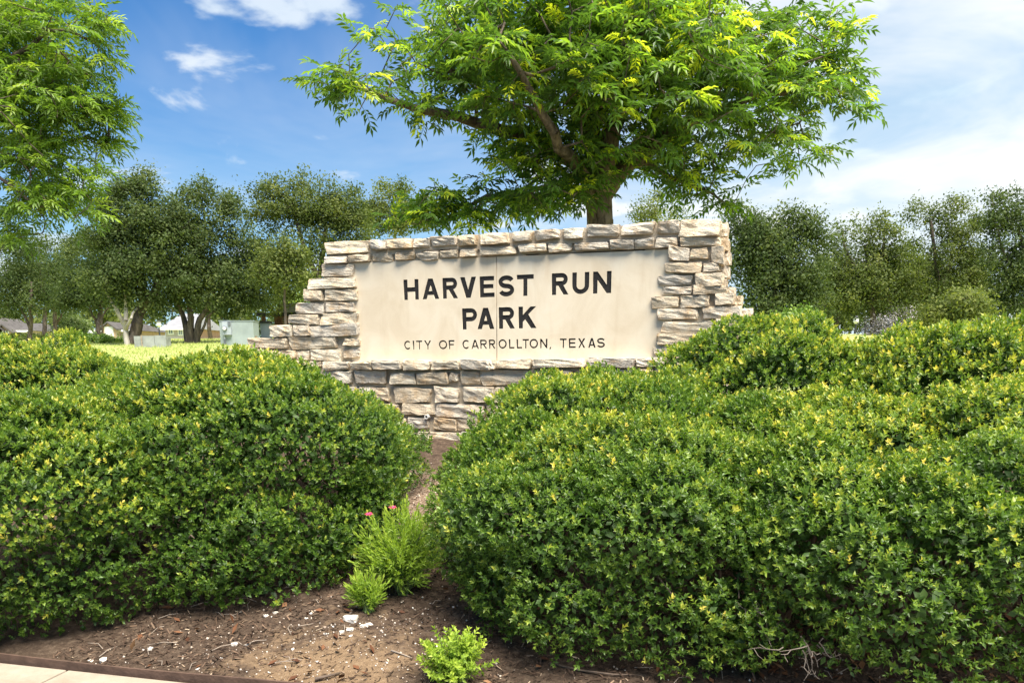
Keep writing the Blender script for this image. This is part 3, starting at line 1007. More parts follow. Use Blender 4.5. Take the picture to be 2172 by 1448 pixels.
SPRIGS = [sprig_template(s) for s in range(6)]
SPRIGS_LEAN = [sprig_template(s, lean=True) for s in range(6)]
SPRIGS_LONG = [sprig_template(20 + s, 0.036, 0.008, 5, 3, 0.11) for s in range(4)]


def wave(P, freqs, phs):
    return sum(np.sin(P @ f + p) for f, p in zip(freqs, phs)) / len(freqs)


SHRUBS = []


def shrub_inside(P, sh, k=0.93):
    q = (P - sh['c']) / (sh['r'] * k)
    q[:, 2] = np.where(q[:, 2] < 0, q[:, 2] * sh['r'][2] / sh['rl'], q[:, 2])
    return (q * q).sum(1) < 1


def make_shrub(sh, label):
    r = np.random.default_rng(sh['seed'])
    c, R = sh['c'], sh['r']
    gz = float(ground_z(c[0], c[1]))
    root = empty('shrub', (c[0], c[1], gz))
    props(root, label, 'shrub', 'clipped evergreen shrubs in the front bed')
    fr1 = r.normal(size=(5, 3)) * np.array([3.6, 3.6, 5.6]); ph1 = r.uniform(0, 6.28, 5)
    fr2 = r.normal(size=(5, 3)) * 10.0; ph2 = r.uniform(0, 6.28, 5)
    fr3 = r.normal(size=(4, 3)) * 2.6; ph3 = r.uniform(0, 6.28, 4)
    fr4 = r.normal(size=(4, 3)) * 7.0; ph4 = r.uniform(0, 6.28, 4)
    fr5 = r.normal(size=(5, 3)) * np.array([20, 20, 30.]); ph5 = r.uniform(0, 6.28, 5)

    def surface(n):
        d = unit(n, r)
        d[:, 2] = np.where(d[:, 2] < -sh['skirt'], -d[:, 2], d[:, 2])
        Rz = np.where(d[:, 2] < 0, sh['rl'], R[2])
        P0 = c + d * np.stack([np.full(n, R[0]), np.full(n, R[1]), Rz], 1)
        lump = np.abs(wave(P0, fr1, ph1)) ** 0.7 * 0.28 + np.abs(wave(P0, fr2, ph2)) ** 0.8 * 0.15 - 0.165
        nrm = d / R
        nrm /= np.linalg.norm(nrm, axis=1)[:, None]
        P = P0 + nrm * (lump * sh.get('lump', 1.0) * 0.85)[:, None]
        # lumps tilt the local normal
        e = 0.05
        tilt = np.zeros_like(P)
        for ax in range(3):
            off = np.zeros(3); off[ax] = e
            tilt[:, ax] = (np.abs(wave(P0 + off, fr1, ph1)) ** 0.7 * 0.28 - np.abs(wave(P0 - off, fr1, ph1)) ** 0.7 * 0.28) / (2 * e)
        n2 = nrm - 0.9 * tilt
        n2 /= np.linalg.norm(n2, axis=1)[:, None]
        keep = P[:, 2] > ground_z(P[:, 0], P[:, 1]) + 0.03
        for o in SHRUBS:
            if o is not sh: keep &= ~shrub_inside(P, o)
        tocam = EYE - P
        tocam /= np.linalg.norm(tocam, axis=1)[:, None]
        fc = (nrm * tocam).sum(1)
        keep &= (fc > -0.25) | (r.uniform(size=n) < 0.22)
        # area weight: sampling unit sphere on an ellipsoid stretches; thin by area
        w = np.linalg.norm(d / R, axis=1) * np.prod(R)
        w /= np.prod(R) / R.min()
        keep &= r.uniform(size=n) < w
        return P[keep], nrm[keep], n2[keep], lump[keep]

    area = 4 * math.pi * ((R[0] * R[1]) ** 1.6 / 3 + (R[0] * R[2]) ** 1.6 / 3 + (R[1] * R[2]) ** 1.6 / 3) ** (1 / 1.6)
    n = int(area * sh['dens'] * 1.5)
    parts = []
    P, nr, n2, lump = surface(n)
    hole = wave(P, fr5, ph5) + 0.12 * r.normal(size=len(P)) < -0.55
    P, nr, n2, lump = P[~hole], nr[~hole], n2[~hole], lump[~hole]
    m = len(P)
    depth = np.abs(r.normal(0, 0.028, m)) - 0.012
    P = P - n2 * depth[:, None]
    dirs = n2 * 0.8 + unit(m, r) * 0.7 + np.array([0, 0, 0.65])
    up = nr[:, 2]
    patch = wave(P, fr3, ph3) + 0.6 * wave(P, fr4, ph4)
    yel = sh.get('yellow', 0.5)
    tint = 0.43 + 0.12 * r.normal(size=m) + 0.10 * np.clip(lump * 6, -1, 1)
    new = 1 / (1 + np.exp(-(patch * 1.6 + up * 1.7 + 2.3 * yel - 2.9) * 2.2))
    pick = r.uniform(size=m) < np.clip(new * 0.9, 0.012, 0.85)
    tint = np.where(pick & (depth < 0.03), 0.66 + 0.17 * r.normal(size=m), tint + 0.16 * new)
    which = r.integers(0, len(SPRIGS), m)
    for k in range(len(SPRIGS)):
        sel = which == k
        tv, tf, tt = (SPRIGS if c[1] < 4.5 else SPRIGS_LEAN)[k]
        Rm = frames(dirs[sel], unit(sel.sum(), r))
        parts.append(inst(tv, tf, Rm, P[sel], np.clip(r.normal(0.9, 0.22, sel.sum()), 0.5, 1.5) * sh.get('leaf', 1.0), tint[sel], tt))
    V, F, T = join(parts)
    fo = mesh_np('foliage', V, F, M['shrub'], root, T)
    fo['kind'] = 'stuff'
    # looser leaves deeper in
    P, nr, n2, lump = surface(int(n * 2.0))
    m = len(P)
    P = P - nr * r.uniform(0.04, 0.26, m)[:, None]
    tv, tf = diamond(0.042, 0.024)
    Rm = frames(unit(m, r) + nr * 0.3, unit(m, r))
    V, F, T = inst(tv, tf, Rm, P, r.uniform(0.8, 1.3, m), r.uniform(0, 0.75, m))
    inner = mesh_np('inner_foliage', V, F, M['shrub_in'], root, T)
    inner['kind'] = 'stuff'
    # stems from the root crown to the shell
    mb = MB()
    base = Vector((c[0], c[1], gz - 0.03))
    for i in range(26):
        a = r.uniform(0, 6.28); el = r.uniform(-0.25, 0.9)
        d = np.array([math.cos(a) * math.cos(el), math.sin(a) * math.cos(el), math.sin(el)])
        e = Vector(c + d * R * 0.93)
        e.z = max(e.z, float(ground_z(e.x, e.y)) + 0.05)
        b = base + Vector((math.cos(a), math.sin(a), 0)) * 0.12
        pts = []
        for k in range(7):
            t = k / 6
            q = b.lerp(e, t) + Vector((0, 0, 0.16 * math.sin(t * math.pi))) + Vector(r.normal(0, 0.018, 3))
            pts.append(q)
        mb.tube(pts, [0.013 * (1 - 0.75 * k / 6) for k in range(7)], 5)
    mb.build('stems', M['twig'], root, smooth=True)
    return root


def S_(seed, px, py_top, py_bot, Y, rx, ry, dens=1000, yellow=0.5, lump=1.0, leaf=1.0):
    """an ellipsoidal shrub: centre column at px and depth Y, top and skirt given by photo rows"""
    top = at(px, py_top, Y)[2] - 0.02
    ctr = at(px, (py_top + py_bot) / 2, Y)
    g = float(ground_z(ctr[0], Y))
    cz = g + 0.42 * (top - g)
    rz = top - cz
    sh = dict(seed=seed, c=np.array([ctr[0], Y, cz]), rl=(cz - float(ground_z(ctr[0], Y - ry))) * 1.5, r=np.array([rx, ry, rz]), dens=dens, yellow=yellow, lump=lump, leaf=leaf, skirt={11: 0.56, 12: 0.47, 22: 0.42}.get(seed, 0.66))
    SHRUBS.append(sh)
    return sh


def build_shrubs():
    L = []
    L.append((S_(1, 500, 757, 1290, 5.25, 1.08, 0.95, 1150, 0.45), 'broad dark green shrub at front left, just left of the gap'))
    L.append((S_(2, 60, 835, 1320, 4.64, 1.05, 0.90, 1150, 0.55), 'dark green shrub at the left edge of the photo beside the pavement'))
    L.append((S_(3, 90, 718, 1000, 6.9, 0.95, 0.85, 950, 1.25), 'yellow tipped shrub at far left, behind the front row before the lawn'))
    L.append((S_(4, 690, 835, 1030, 6.15, 0.74, 0.66, 1000, 0.25), 'small rounded shrub touching the foot of the sign wall, left of the gap'))
    L.append((S_(5, 360, 775, 1000, 6.5, 0.85, 0.6, 950, 0.9), 'shrub with pale tips behind the broad left one, in front of the lawn'))
    L.append((S_(11, 1330, 920, 1400, 4.15, 0.95, 0.80, 1150, 0.30), 'big glossy green shrub right of the gap, its skirt almost on the dirt'))
    L.append((S_(12, 1900, 925, 1440, 3.78, 1.10, 0.88, 1150, 0.40), 'nearest shrub in the lower right corner with dead twigs under it'))
    L.append((S_(13, 1290, 790, 1010, 5.45, 0.98, 0.85, 1000, 0.5), 'green shrub directly below the right half of the carved panel'))
    L.append((S_(14, 1640, 693, 1000, 5.35, 0.92, 0.75, 1000, 0.95), 'tallest shrub mound covering the right foot of the sign wall'))
    L.append((S_(15, 2110, 684, 1000, 4.75, 1.05, 0.70, 1000, 1.3), 'bright yellow tipped shrub at the right edge of the photo'))
    L.append((S_(16, 1880, 716, 1000, 4.95, 0.78, 0.65, 1000, 1.15), 'yellow flecked shrub in the dip between two mounds at right'))
    L.append((S_(17, 1035, 930, 1040, 5.45, 0.36, 0.34, 1000, 0.2), 'low leafy shrub tip reaching into the gap below the pipe'))
    L.append((S_(6, 430, 1000, 1300, 4.60, 0.85, 0.42, 1100, 0.15), 'low front skirt shrub of the left mass, its leaves hanging over the soil'))
    L.append((S_(7, 700, 960, 1260, 4.98, 0.40, 0.40, 1100, 0.15), 'small dark shrub at the right end of the left mass by the pink flowers'))
    L.append((S_(8, 240, 850, 1300, 5.15, 0.75, 0.6, 1050, 0.45), 'shrub filling in between the two biggest shrubs of the left mass'))
    L.append((S_(18, 1490, 808, 1200, 4.85, 0.80, 0.85, 1050, 0.55), 'mid slope shrub of the right mass between the wall foot and the front row'))
    L.append((S_(19, 1760, 800, 1200, 4.45, 0.70, 0.82, 1050, 0.95), 'yellow speckled shrub halfway up the right mass'))
    L.append((S_(20, 2080, 800, 1200, 4.2, 0.75, 0.80, 1050, 1.05), 'yellow speckled shrub at the right edge, above the nearest one'))
    L.append((S_(21, 1160, 895, 1200, 4.75, 0.66, 0.72, 1050, 0.35), 'shrub on the left shoulder of the right mass above the gap'))
    L.append((S_(22, 1600, 1010, 1430, 3.85, 0.55, 0.55, 1100, 0.2), 'front shrub joining the two nearest ones of the right mass'))
    for sh, lab in L:
        make_shrub(sh, lab)


build_shrubs()


# ------------------------------------------------------------------ trees
class Skeleton:
    def __init__(self):
        self.p = []; self.par = []; self.rmin = []

    def chain(self, pts, rad, parent=-1):
        """hand-laid limb"""
        idx = parent
        out = []
        for q, r_ in zip(pts, rad):
            self.p.append(np.asarray(q, float)); self.par.append(idx); self.rmin.append(r_)
            idx = len(self.p) - 1
            out.append(idx)
        return out

    def limb(self, keys, r0, r1, parent=-1, step=0.25, wob=0.03):
        keys = [np.asarray(k, float) for k in keys]
        if parent >= 0: keys = [self.p[parent]] + keys
        pts = catmull3(keys, step)
        if parent >= 0: pts = pts[1:]
        n = len(pts)
        pts = [q + rng.normal(0, wob, 3) * (0 if i == 0 else 1) for i, q in enumerate(pts)]
        return self.chain(pts, np.linspace(r0, r1, n), parent)

    def grow(self, A, step=0.3, wob=0.04):
        P = np.array(self.p)
        dmin = np.full(len(A), 1e9)
        for i in range(0, len(A), 256):
            dmin[i:i + 256] = np.linalg.norm(A[i:i + 256, None] - P[None], axis=2).min(1)
        ends = []
        cap = len(self.p) + len(A) * 12
        buf = np.zeros((cap, 3)); buf[:len(P)] = P
        n = len(P)
        for a in A[np.argsort(dmin)]:
            d = np.linalg.norm(buf[:n] - a, axis=1)
            j = int(np.argmin(d + 0.25 * np.maximum(0, buf[:n, 2] - a[2])))
            L = d[j]
            par = self.par[j]
            dirp = (buf[j] - buf[par]) if par >= 0 else np.array([0, 0, 1.0])
            dirp = dirp / (np.linalg.norm(dirp) + 1e-9)
            k = max(1, min(11, int(round(L / step))))
            idx = j
            p0 = buf[j]; p1 = p0 + dirp * L * 0.35
            for t in range(1, k + 1):
                u = t / k
                q = (1 - u) ** 2 * p0 + 2 * u * (1 - u) * p1 + u * u * a
                if t < k: q = q + rng.normal(0, wob, 3)
                self.p.append(q); self.par.append(idx); self.rmin.append(0)
                buf[n] = q; n += 1
                idx = n - 1
            ends.append(idx)
        return ends

    def mesh(self, name, mat, parent, tip=0.006, seg=5, expo=2.3, min_r=0.0):
        n = len(self.p)
        acc = np.zeros(n)
        child = np.zeros(n, int)
        for i in range(n):
            if self.par[i] >= 0: child[self.par[i]] += 1
        r = np.zeros(n)
        for i in range(n - 1, -1, -1):
            base = acc[i] ** (1 / expo) if child[i] else tip
            r[i] = max(base, self.rmin[i])
            if self.par[i] >= 0: acc[self.par[i]] += min(r[i], base if child[i] else tip) ** expo
        self.r = r
        P = np.array(self.p)
        e = np.array([(self.par[i], i) for i in range(n) if self.par[i] >= 0])
        e = e[r[e[:, 1]] >= min_r]
        a, b = P[e[:, 0]], P[e[:, 1]]
        ra = np.minimum(r[e[:, 0]], r[e[:, 1]] * 1.35); rb = r[e[:, 1]]
        t = b - a
        L = np.linalg.norm(t, axis=1)[:, None] + 1e-9
        t = t / L
        ref = np.array([0.31, 0.2, 0.93]) * np.ones_like(t)
        x = np.cross(t, ref); x /= np.linalg.norm(x, axis=1)[:, None] + 1e-9
        y = np.cross(t, x)
        b2 = b + t * rb[:, None] * 0.4
        V = []
        for cen, rad in ((a, ra), (b2, rb)):
            for k in range(seg):
                q = 2 * math.pi * k / seg
                V.append(cen + (x * math.cos(q) + y * math.sin(q)) * rad[:, None])
        V = np.stack(V, 1)
        F = np.array([(k, (k + 1) % seg, seg + (k + 1) % seg, seg + k) for k in range(seg)])
        Fa = F[None] + (np.arange(len(e)) * 2 * seg)[:, None, None]
        return mesh_np(name, V.reshape(-1, 3), Fa.reshape(-1, 4), mat, parent, smooth=True)


def catmull3(K, step):
    K = [K[0]] + list(K) + [K[-1]]
    out = []
    for i in range(1, len(K) - 2):
        p0, p1, p2, p3 = K[i - 1:i + 3]
        n = max(1, int(round(np.linalg.norm(p2 - p1) / step)))
        for k in range(n):
            t = k / n
            out.append(0.5 * (2 * p1 + (p2 - p0) * t + (2 * p0 - 5 * p1 + 4 * p2 - p3) * t * t + (3 * p1 - p0 - 3 * p2 + p3) * t ** 3))
    out.append(K[-1])
    return out


def blob_points(blobs, n, Y0, r, shell=0.55):
    """blobs: (cx, cy, rx, ry, depth offset, depth radius, weight) in photo pixels / metres"""
    w = np.array([b[2] * b[3] * b[6] for b in blobs], float)
    cnt = r.multinomial(n, w / w.sum())
    out = []
    for b, m in zip(blobs, cnt):
        d = unit(m, r) * (r.uniform(size=m) ** (1 / (3 * shell + 1e-6) if shell < 1 else 1 / 3))[:, None]
        for q in d:
            out.append(at(b[0] + q[0] * b[2], b[1] - q[2] * b[3], Y0 + b[4] + q[1] * b[5]))
    return np.array(out)


def compound_leaf(seed, L=0.34, pairs=5, lf=0.115, lw=0.036, droop=0.35):
    r = np.random.default_rng(seed)
    parts = []
    def rach(s):
        return np.array([0.02 * math.sin(s * 3), s * L * (1 - 0.12 * droop * s), -droop * L * 0.8 * s * s])
    for i in range(pairs):
        s = 0.22 + 0.72 * i / (pairs - 1)
        p = rach(s)
        for sg in (-1, 1):
            ang = math.radians(r.uniform(48, 66) - 14 * s)
            d = np.array([sg * math.sin(ang), math.cos(ang), -r.uniform(0.0, 0.6)])
            tv, tf = leaf_template(lf * (0.72 + 0.5 * s) * r.uniform(0.85, 1.1), lw * r.uniform(0.85, 1.15), 0.25, 0.22)
            Rm = frames(d[None], np.array([[0, 0, 1.0]]), np.array([r.normal(0, 0.3)]))
            V, F, T = inst(tv, tf, Rm, p[None], np.ones(1), np.zeros(1))
            parts.append((V, F, np.full(len(tv), r.normal(0, 0.05))))
    d = rach(1.0) - rach(0.9)
    tv, tf = leaf_template(lf * 1.1, lw, 0.25, 0.2)
    V, F, T = inst(tv, tf, frames(d[None], np.array([[0, 0, 1.0]])), rach(1.0)[None], np.ones(1), np.zeros(1))
    parts.append((V, F, np.zeros(len(tv))))
    # rachis as a thin ribbon
    V = []
    for s in (0, 0.5, 1.0):
        p = rach(s); V += [p + (-0.003, 0, 0), p + (0.003, 0, 0)]
    parts.append((np.array(V), np.array([(0, 1, 2), (1, 3, 2), (2, 3, 4), (3, 5, 4)]), np.full(6, -0.05)))
    return join(parts)


def compound_foliage(sk, ends, temps, per, r, lime=0.25, lime_boost=0.45, base=0.38, scale=(0.8, 1.2), spread=0.14, light=None, tumble=0.45):
    P, D, T, SC = [], [], [], []
    for e in ends:
        p = sk.p[e]; q = sk.p[sk.par[e]]
        ax = p - q
        ax = ax / (np.linalg.norm(ax) + 1e-9)
        fresh = r.uniform() < (lime if light is None else lime * light(p))
        k = r.poisson(per) + 2
        a = r.uniform(0, 6.28)
        for i in range(k):
            a += 2.399
            h = np.array([math.cos(a), math.sin(a), 0.0])
            d = ax * np.array([1, 1, 0.4]) * 0.7 + h * 0.8 + np.array([0, 0, r.uniform(-0.25, 0.55)])
            s = r.uniform(0, spread)
            P.append(p - ax * s); D.append(d)
            tip = s < spread * 0.4
            T.append(base + 0.16 * r.normal() + (lime_boost + 0.1 * r.normal() if fresh and tip else 0.0))
            SC.append(r.uniform(*scale) * (0.85 if fresh and tip else 1.0))
    P, D, T, SC = map(np.array, (P, D, T, SC))
    up = np.array([0, 0, 1.0]) + unit(len(P), r) * tumble
    Rm = frames(D, up)
    wh = r.integers(0, len(temps), len(P))
    parts = []
    for k, (tv, tf, tt) in enumerate(temps):
        s = wh == k
        parts.append(inst(tv, tf, Rm[s], P[s], SC[s], T[s], tt))
    return join(parts)


def build_pecan():
    r = np.random.default_rng(31)
    Y0 = 12.0
    base = at(1272, 560, Y0)
    gz = float(ground_z(base[0], Y0))
    root = empty('pecan_tree', (base[0], Y0, gz))
    props(root, 'large leafy tree with drooping bright green leaves rising behind the sign wall', 'tree')
    sk = Skeleton()
    b = np.array([base[0] + 0.02, Y0, gz - 0.15])
    tr = sk.limb([b, at(1272, 560, Y0), at(1274, 480, Y0), at(1272, 415, Y0)], 0.25, 0.185, step=0.2, wob=0.004)
    sk.rmin[tr[0]] = 0.33; sk.rmin[tr[1]] = 0.28
    fork = tr[-1]
    def A(px, py, dy=0.0): return at(px, py, Y0 + dy)
    sk.limb([A(1330, 355), A(1395, 300, -.1), A(1480, 250, -.3), A(1560, 215, -.3), A(1690, 190, -.2)], 0.135, 0.03, fork)
    l2 = sk.limb([A(1225, 350, .2), A(1110, 285, .1), A(1010, 255), A(890, 235, -.2), A(760, 185, -.1)], 0.12, 0.025, fork)
    sk.limb([A(1262, 330, .1), A(1215, 180, .3), A(1180, 20, .2), A(1140, -160, 0)], 0.15, 0.04, fork)
    sk.limb([A(1290, 330, -.3), A(1330, 200, -.7), A(1370, 60, -1.0), A(1420, -120, -.8)], 0.13, 0.035, fork)
    sk.limb([A(1300, 370, .5), A(1360, 300, 1.2), A(1430, 180, 1.6), A(1500, 60, 1.7)], 0.11, 0.03, fork)
    sk.limb([A(1240, 370, -.5), A(1190, 310, -1.2), A(1130, 220, -1.6), A(1080, 110, -1.8)], 0.10, 0.03, fork)
    sk.limb([A(1340, 345, .1), A(1430, 380, .2), A(1530, 425, .2)], 0.05, 0.015, tr[-1])
    sk.limb([A(1230, 400, -.1), A(1120, 415, -.3), A(1000, 430, -.3), A(890, 455, -.3)], 0.055, 0.015, tr[-2])
    B = [(1280, 130, 400, 250, 0, 2.4, 1.0), (1180, 60, 300, 200, -1.0, 1.6, 1.1), (1450, 130, 300, 190, -0.8, 1.6, 1.1), (960, 110, 150, 140, 0, 1.2, 0.9), (930, 230, 90, 60, 0, .8, .7),
         (770, 190, 120, 55, 0, .6, .9), (700, 160, 55, 55, 0, .4, .8), (810, 50, 60, 80, 0, .6, .28), (1160, 330, 170, 110, -.3, 1.3, 1.2), (1120, 420, 170, 45, -.3, .9, 1.0),
         (920, 450, 110, 45, -.5, .6, 1.4), (940, 405, 60, 34, -.5, .4, 1.0), (1650, 150, 180, 150, 0, 1.3, 1.0), (1790, 200, 80, 60, 0, .7, .7), (1780, 80, 60, 70, 0, .6, .7),
         (1620, 310, 150, 70, 0, 1.0, 1.0), (1440, 330, 120, 70, .2, 1.0, .8), (1480, 410, 130, 45, .2, .7, .5), (1560, 450, 40, 30, .2, .4, .3), (1280, -140, 460, 130, 0, 2.4, .35),
         (1230, 400, 60, 45, -.6, .5, 1.0)]
    pts = blob_points(B, 1480, Y0, r, 0.64)
    ends = sk.grow(pts, 0.24, 0.03)
    sk.mesh('trunk', M['bark'], root, tip=0.0055, seg=7)
    temps = [compound_leaf(40 + i, 0.30, 4 + i % 2, 0.122, 0.040, 0.22 + 0.12 * i) for i in range(4)]
    V, F, T = compound_foliage(sk, ends, temps, 2.1, r, 0.42, 0.42, 0.45, (0.75, 1.15), 0.16,
                               light=lambda p: 1.25 if p[1] < Y0 else 0.5, tumble=0.6)
    o = mesh_np('crown', V, F, M['pecan'], root, T)
    o['kind'] = 'stuff'


build_pecan()


def build_pistache():
    r = np.random.default_rng(57)
    Y0 = 11.0
    base = at(-420, 700, Y0)
    gz = float(ground_z(base[0], Y0))
    root = empty('shade_tree', (base[0], Y0, gz))
    props(root, 'light green tree with fine feathery leaves hanging in from the upper left', 'tree')
    sk = Skeleton()
    b = np.array([base[0], Y0, gz - 0.15])
    tr = sk.limb([b, at(-418, 560, Y0), at(-410, 430, Y0)], 0.24, 0.18, step=0.25, wob=0.004)
    f = tr[-1]
    def A(px, py, dy=0.0): return at(px, py, Y0 + dy)
    sk.limb([A(-300, 300), A(-120, 200, -.2), A(20, 120, -.3), A(140, 60, -.3)], 0.10, 0.02, f)
    sk.limb([A(-280, 350), A(-120, 310, .2), A(0, 305, .2), A(130, 300, .2), A(205, 297, .2)], 0.08, 0.006, f)
    sk.limb([A(-290, 380, -.5), A(-130, 370, -.6), A(0, 380, -.6), A(80, 440, -.6)], 0.08, 0.012, f)
    sk.limb([A(-380, 250), A(-330, 50, .2), A(-260, -150, .3)], 0.12, 0.03, f)
    sk.limb([A(-330, 330, 1), A(-180, 200, 1.5), A(-60, 60, 1.6)], 0.08, 0.02, f)
    B = [(40, 60, 190, 130, 0, 1.3, 1.0), (-60, 220, 260, 150, 0, 1.6, 1.0), (120, 190, 110, 110, -.2, .9, 1.0), (90, 330, 110, 80, -.3, .9, .9), (130, 405, 90, 55, -.5, .6, 1.0),
         (30, 440, 90, 55, -.5, .7, .7), (170, 455, 55, 25, -.5, .4, .8), (20, 495, 50, 18, -.5, .4, .6), (205, 50, 45, 45, -.2, .5, .8), (225, 110, 35, 35, -.2, .4, .6), (230, 240, 38, 38, .1, .4, 2.0),
         (235, 300, 38, 30, .2, .35, 2.2), (200, 370, 40, 30, -.3, .4, .9), (-200, 150, 250, 250, 0, 1.8, .4), (-60, -120, 330, 120, 0, 1.6, .4)]
    pts = blob_points(B, 900, Y0, r, 0.62)
    ends = sk.grow(pts, 0.2, 0.025)
    sk.mesh('trunk', M['bark'], root, tip=0.0045, seg=6)
    temps = [compound_leaf(80 + i, 0.23, 5, 0.078, 0.025, 0.4 + 0.15 * i) for i in range(4)]
    V, F, T = compound_foliage(sk, ends, temps, 3.2, r, 0.30, 0.30, 0.42, (0.75, 1.25), 0.14, tumble=0.85)
    o = mesh_np('crown', V, F, M['pistache'], root, T)
    o['kind'] = 'stuff'


build_pistache()


def far_tree(name, label, Y0, blobs, trunks, mat, bark, nleaf, seed, leaf=0.095, clump=0.25, per=60, group=None, cat='tree', base_tint=0.42, tip=0.006):
    nleaf = int(nleaf * 1.22); leaf = leaf * 1.36; base_tint += 0.08
    """blobs (cx,cy,rx,ry,weight) px; trunks: list of ([(px,py),...], r0px, r1px) from base up"""
    r = np.random.default_rng(seed)
    sc = 1727.0 / Y0
    b0 = trunks[0][0][0]
    bx = at(b0[0], b0[1], Y0)
    gz = float(ground_z(bx[0], Y0))
    root = empty(name, (bx[0], Y0, gz))
    props(root, label, cat, group)
    sk = Skeleton()
    for keys, r0, r1 in trunks:
        K = [at(x, y, Y0 + r.normal(0, 0.15)) for x, y in keys]
        if keys[0][1] > 700 or not sk.p:
            K[0] = np.array([K[0][0], Y0 + r.normal(0, 0.05), gz - 0.2])
            sk.limb(K, r0 / sc, r1 / sc, -1, step=0.4, wob=0.02)
        else:
            near = int(np.argmin(np.linalg.norm(np.array(sk.p) - K[0], axis=1)))
            sk.limb(K[1:], r0 / sc, r1 / sc, near, step=0.4, wob=0.02)
    B = [(cx, cy, rx, ry, 0, max(rx, ry) / sc * 0.85, w) for cx, cy, rx, ry, w in blobs]
    for q in list(B):
        for _ in range(7):
            a = r.uniform(-0.6, 3.75); k = r.uniform(0.22, 0.42)
            B.append((q[0] + math.cos(a) * q[2] * 0.98, q[1] - math.sin(a) * q[3] * 0.98, q[2] * k, q[3] * k, r.normal(0, q[5] * 0.4), q[5] * k, q[6] * 0.9))
        B[B.index(q)] = (q[0], q[1], q[2] * 0.9, q[3] * 0.9, q[4], q[5], q[6] * 0.8)
    n_c = max(12, nleaf // per)
    C = blob_points(B, n_c, Y0, r, 0.75)
    sub = C[r.permutation(len(C))[:max(30, n_c // 3)]]
    sk.grow(sub, 0.5, 0.06)
    sk.mesh('trunk', bark, root, tip=tip, seg=5, expo=2.6)
    idx = np.repeat(np.arange(len(C)), per)
    P = C[idx] + r.normal(0, clump, (len(idx), 3)) * np.array([1, 1, 0.75])
    m = len(P)
    dirs = unit(m, r)
    off = P - C[idx]
    off /= np.linalg.norm(off, axis=1)[:, None] + 1e-6
    cc = C.mean(0)
    big = (C - cc) / (np.linalg.norm(C - cc, axis=1)[:, None] + 1e-6)
    up = np.array([0, 0, 0.45]) + unit(m, r) * 0.65 + off * 0.9 + big[idx] * 0.5
    ctint = r.normal(0, 0.16, len(C))
    T = np.clip(base_tint + ctint[idx] + r.normal(0, 0.09, m), 0, 1)
    tv, tf = diamond(leaf, leaf * 0.55)
    V, F, T = inst(tv, tf, frames(dirs, up), P, r.uniform(0.7, 1.3, m), T)
    o = mesh_np('crown', V, F, mat, root, T)
    o['kind'] = 'stuff'
    return root


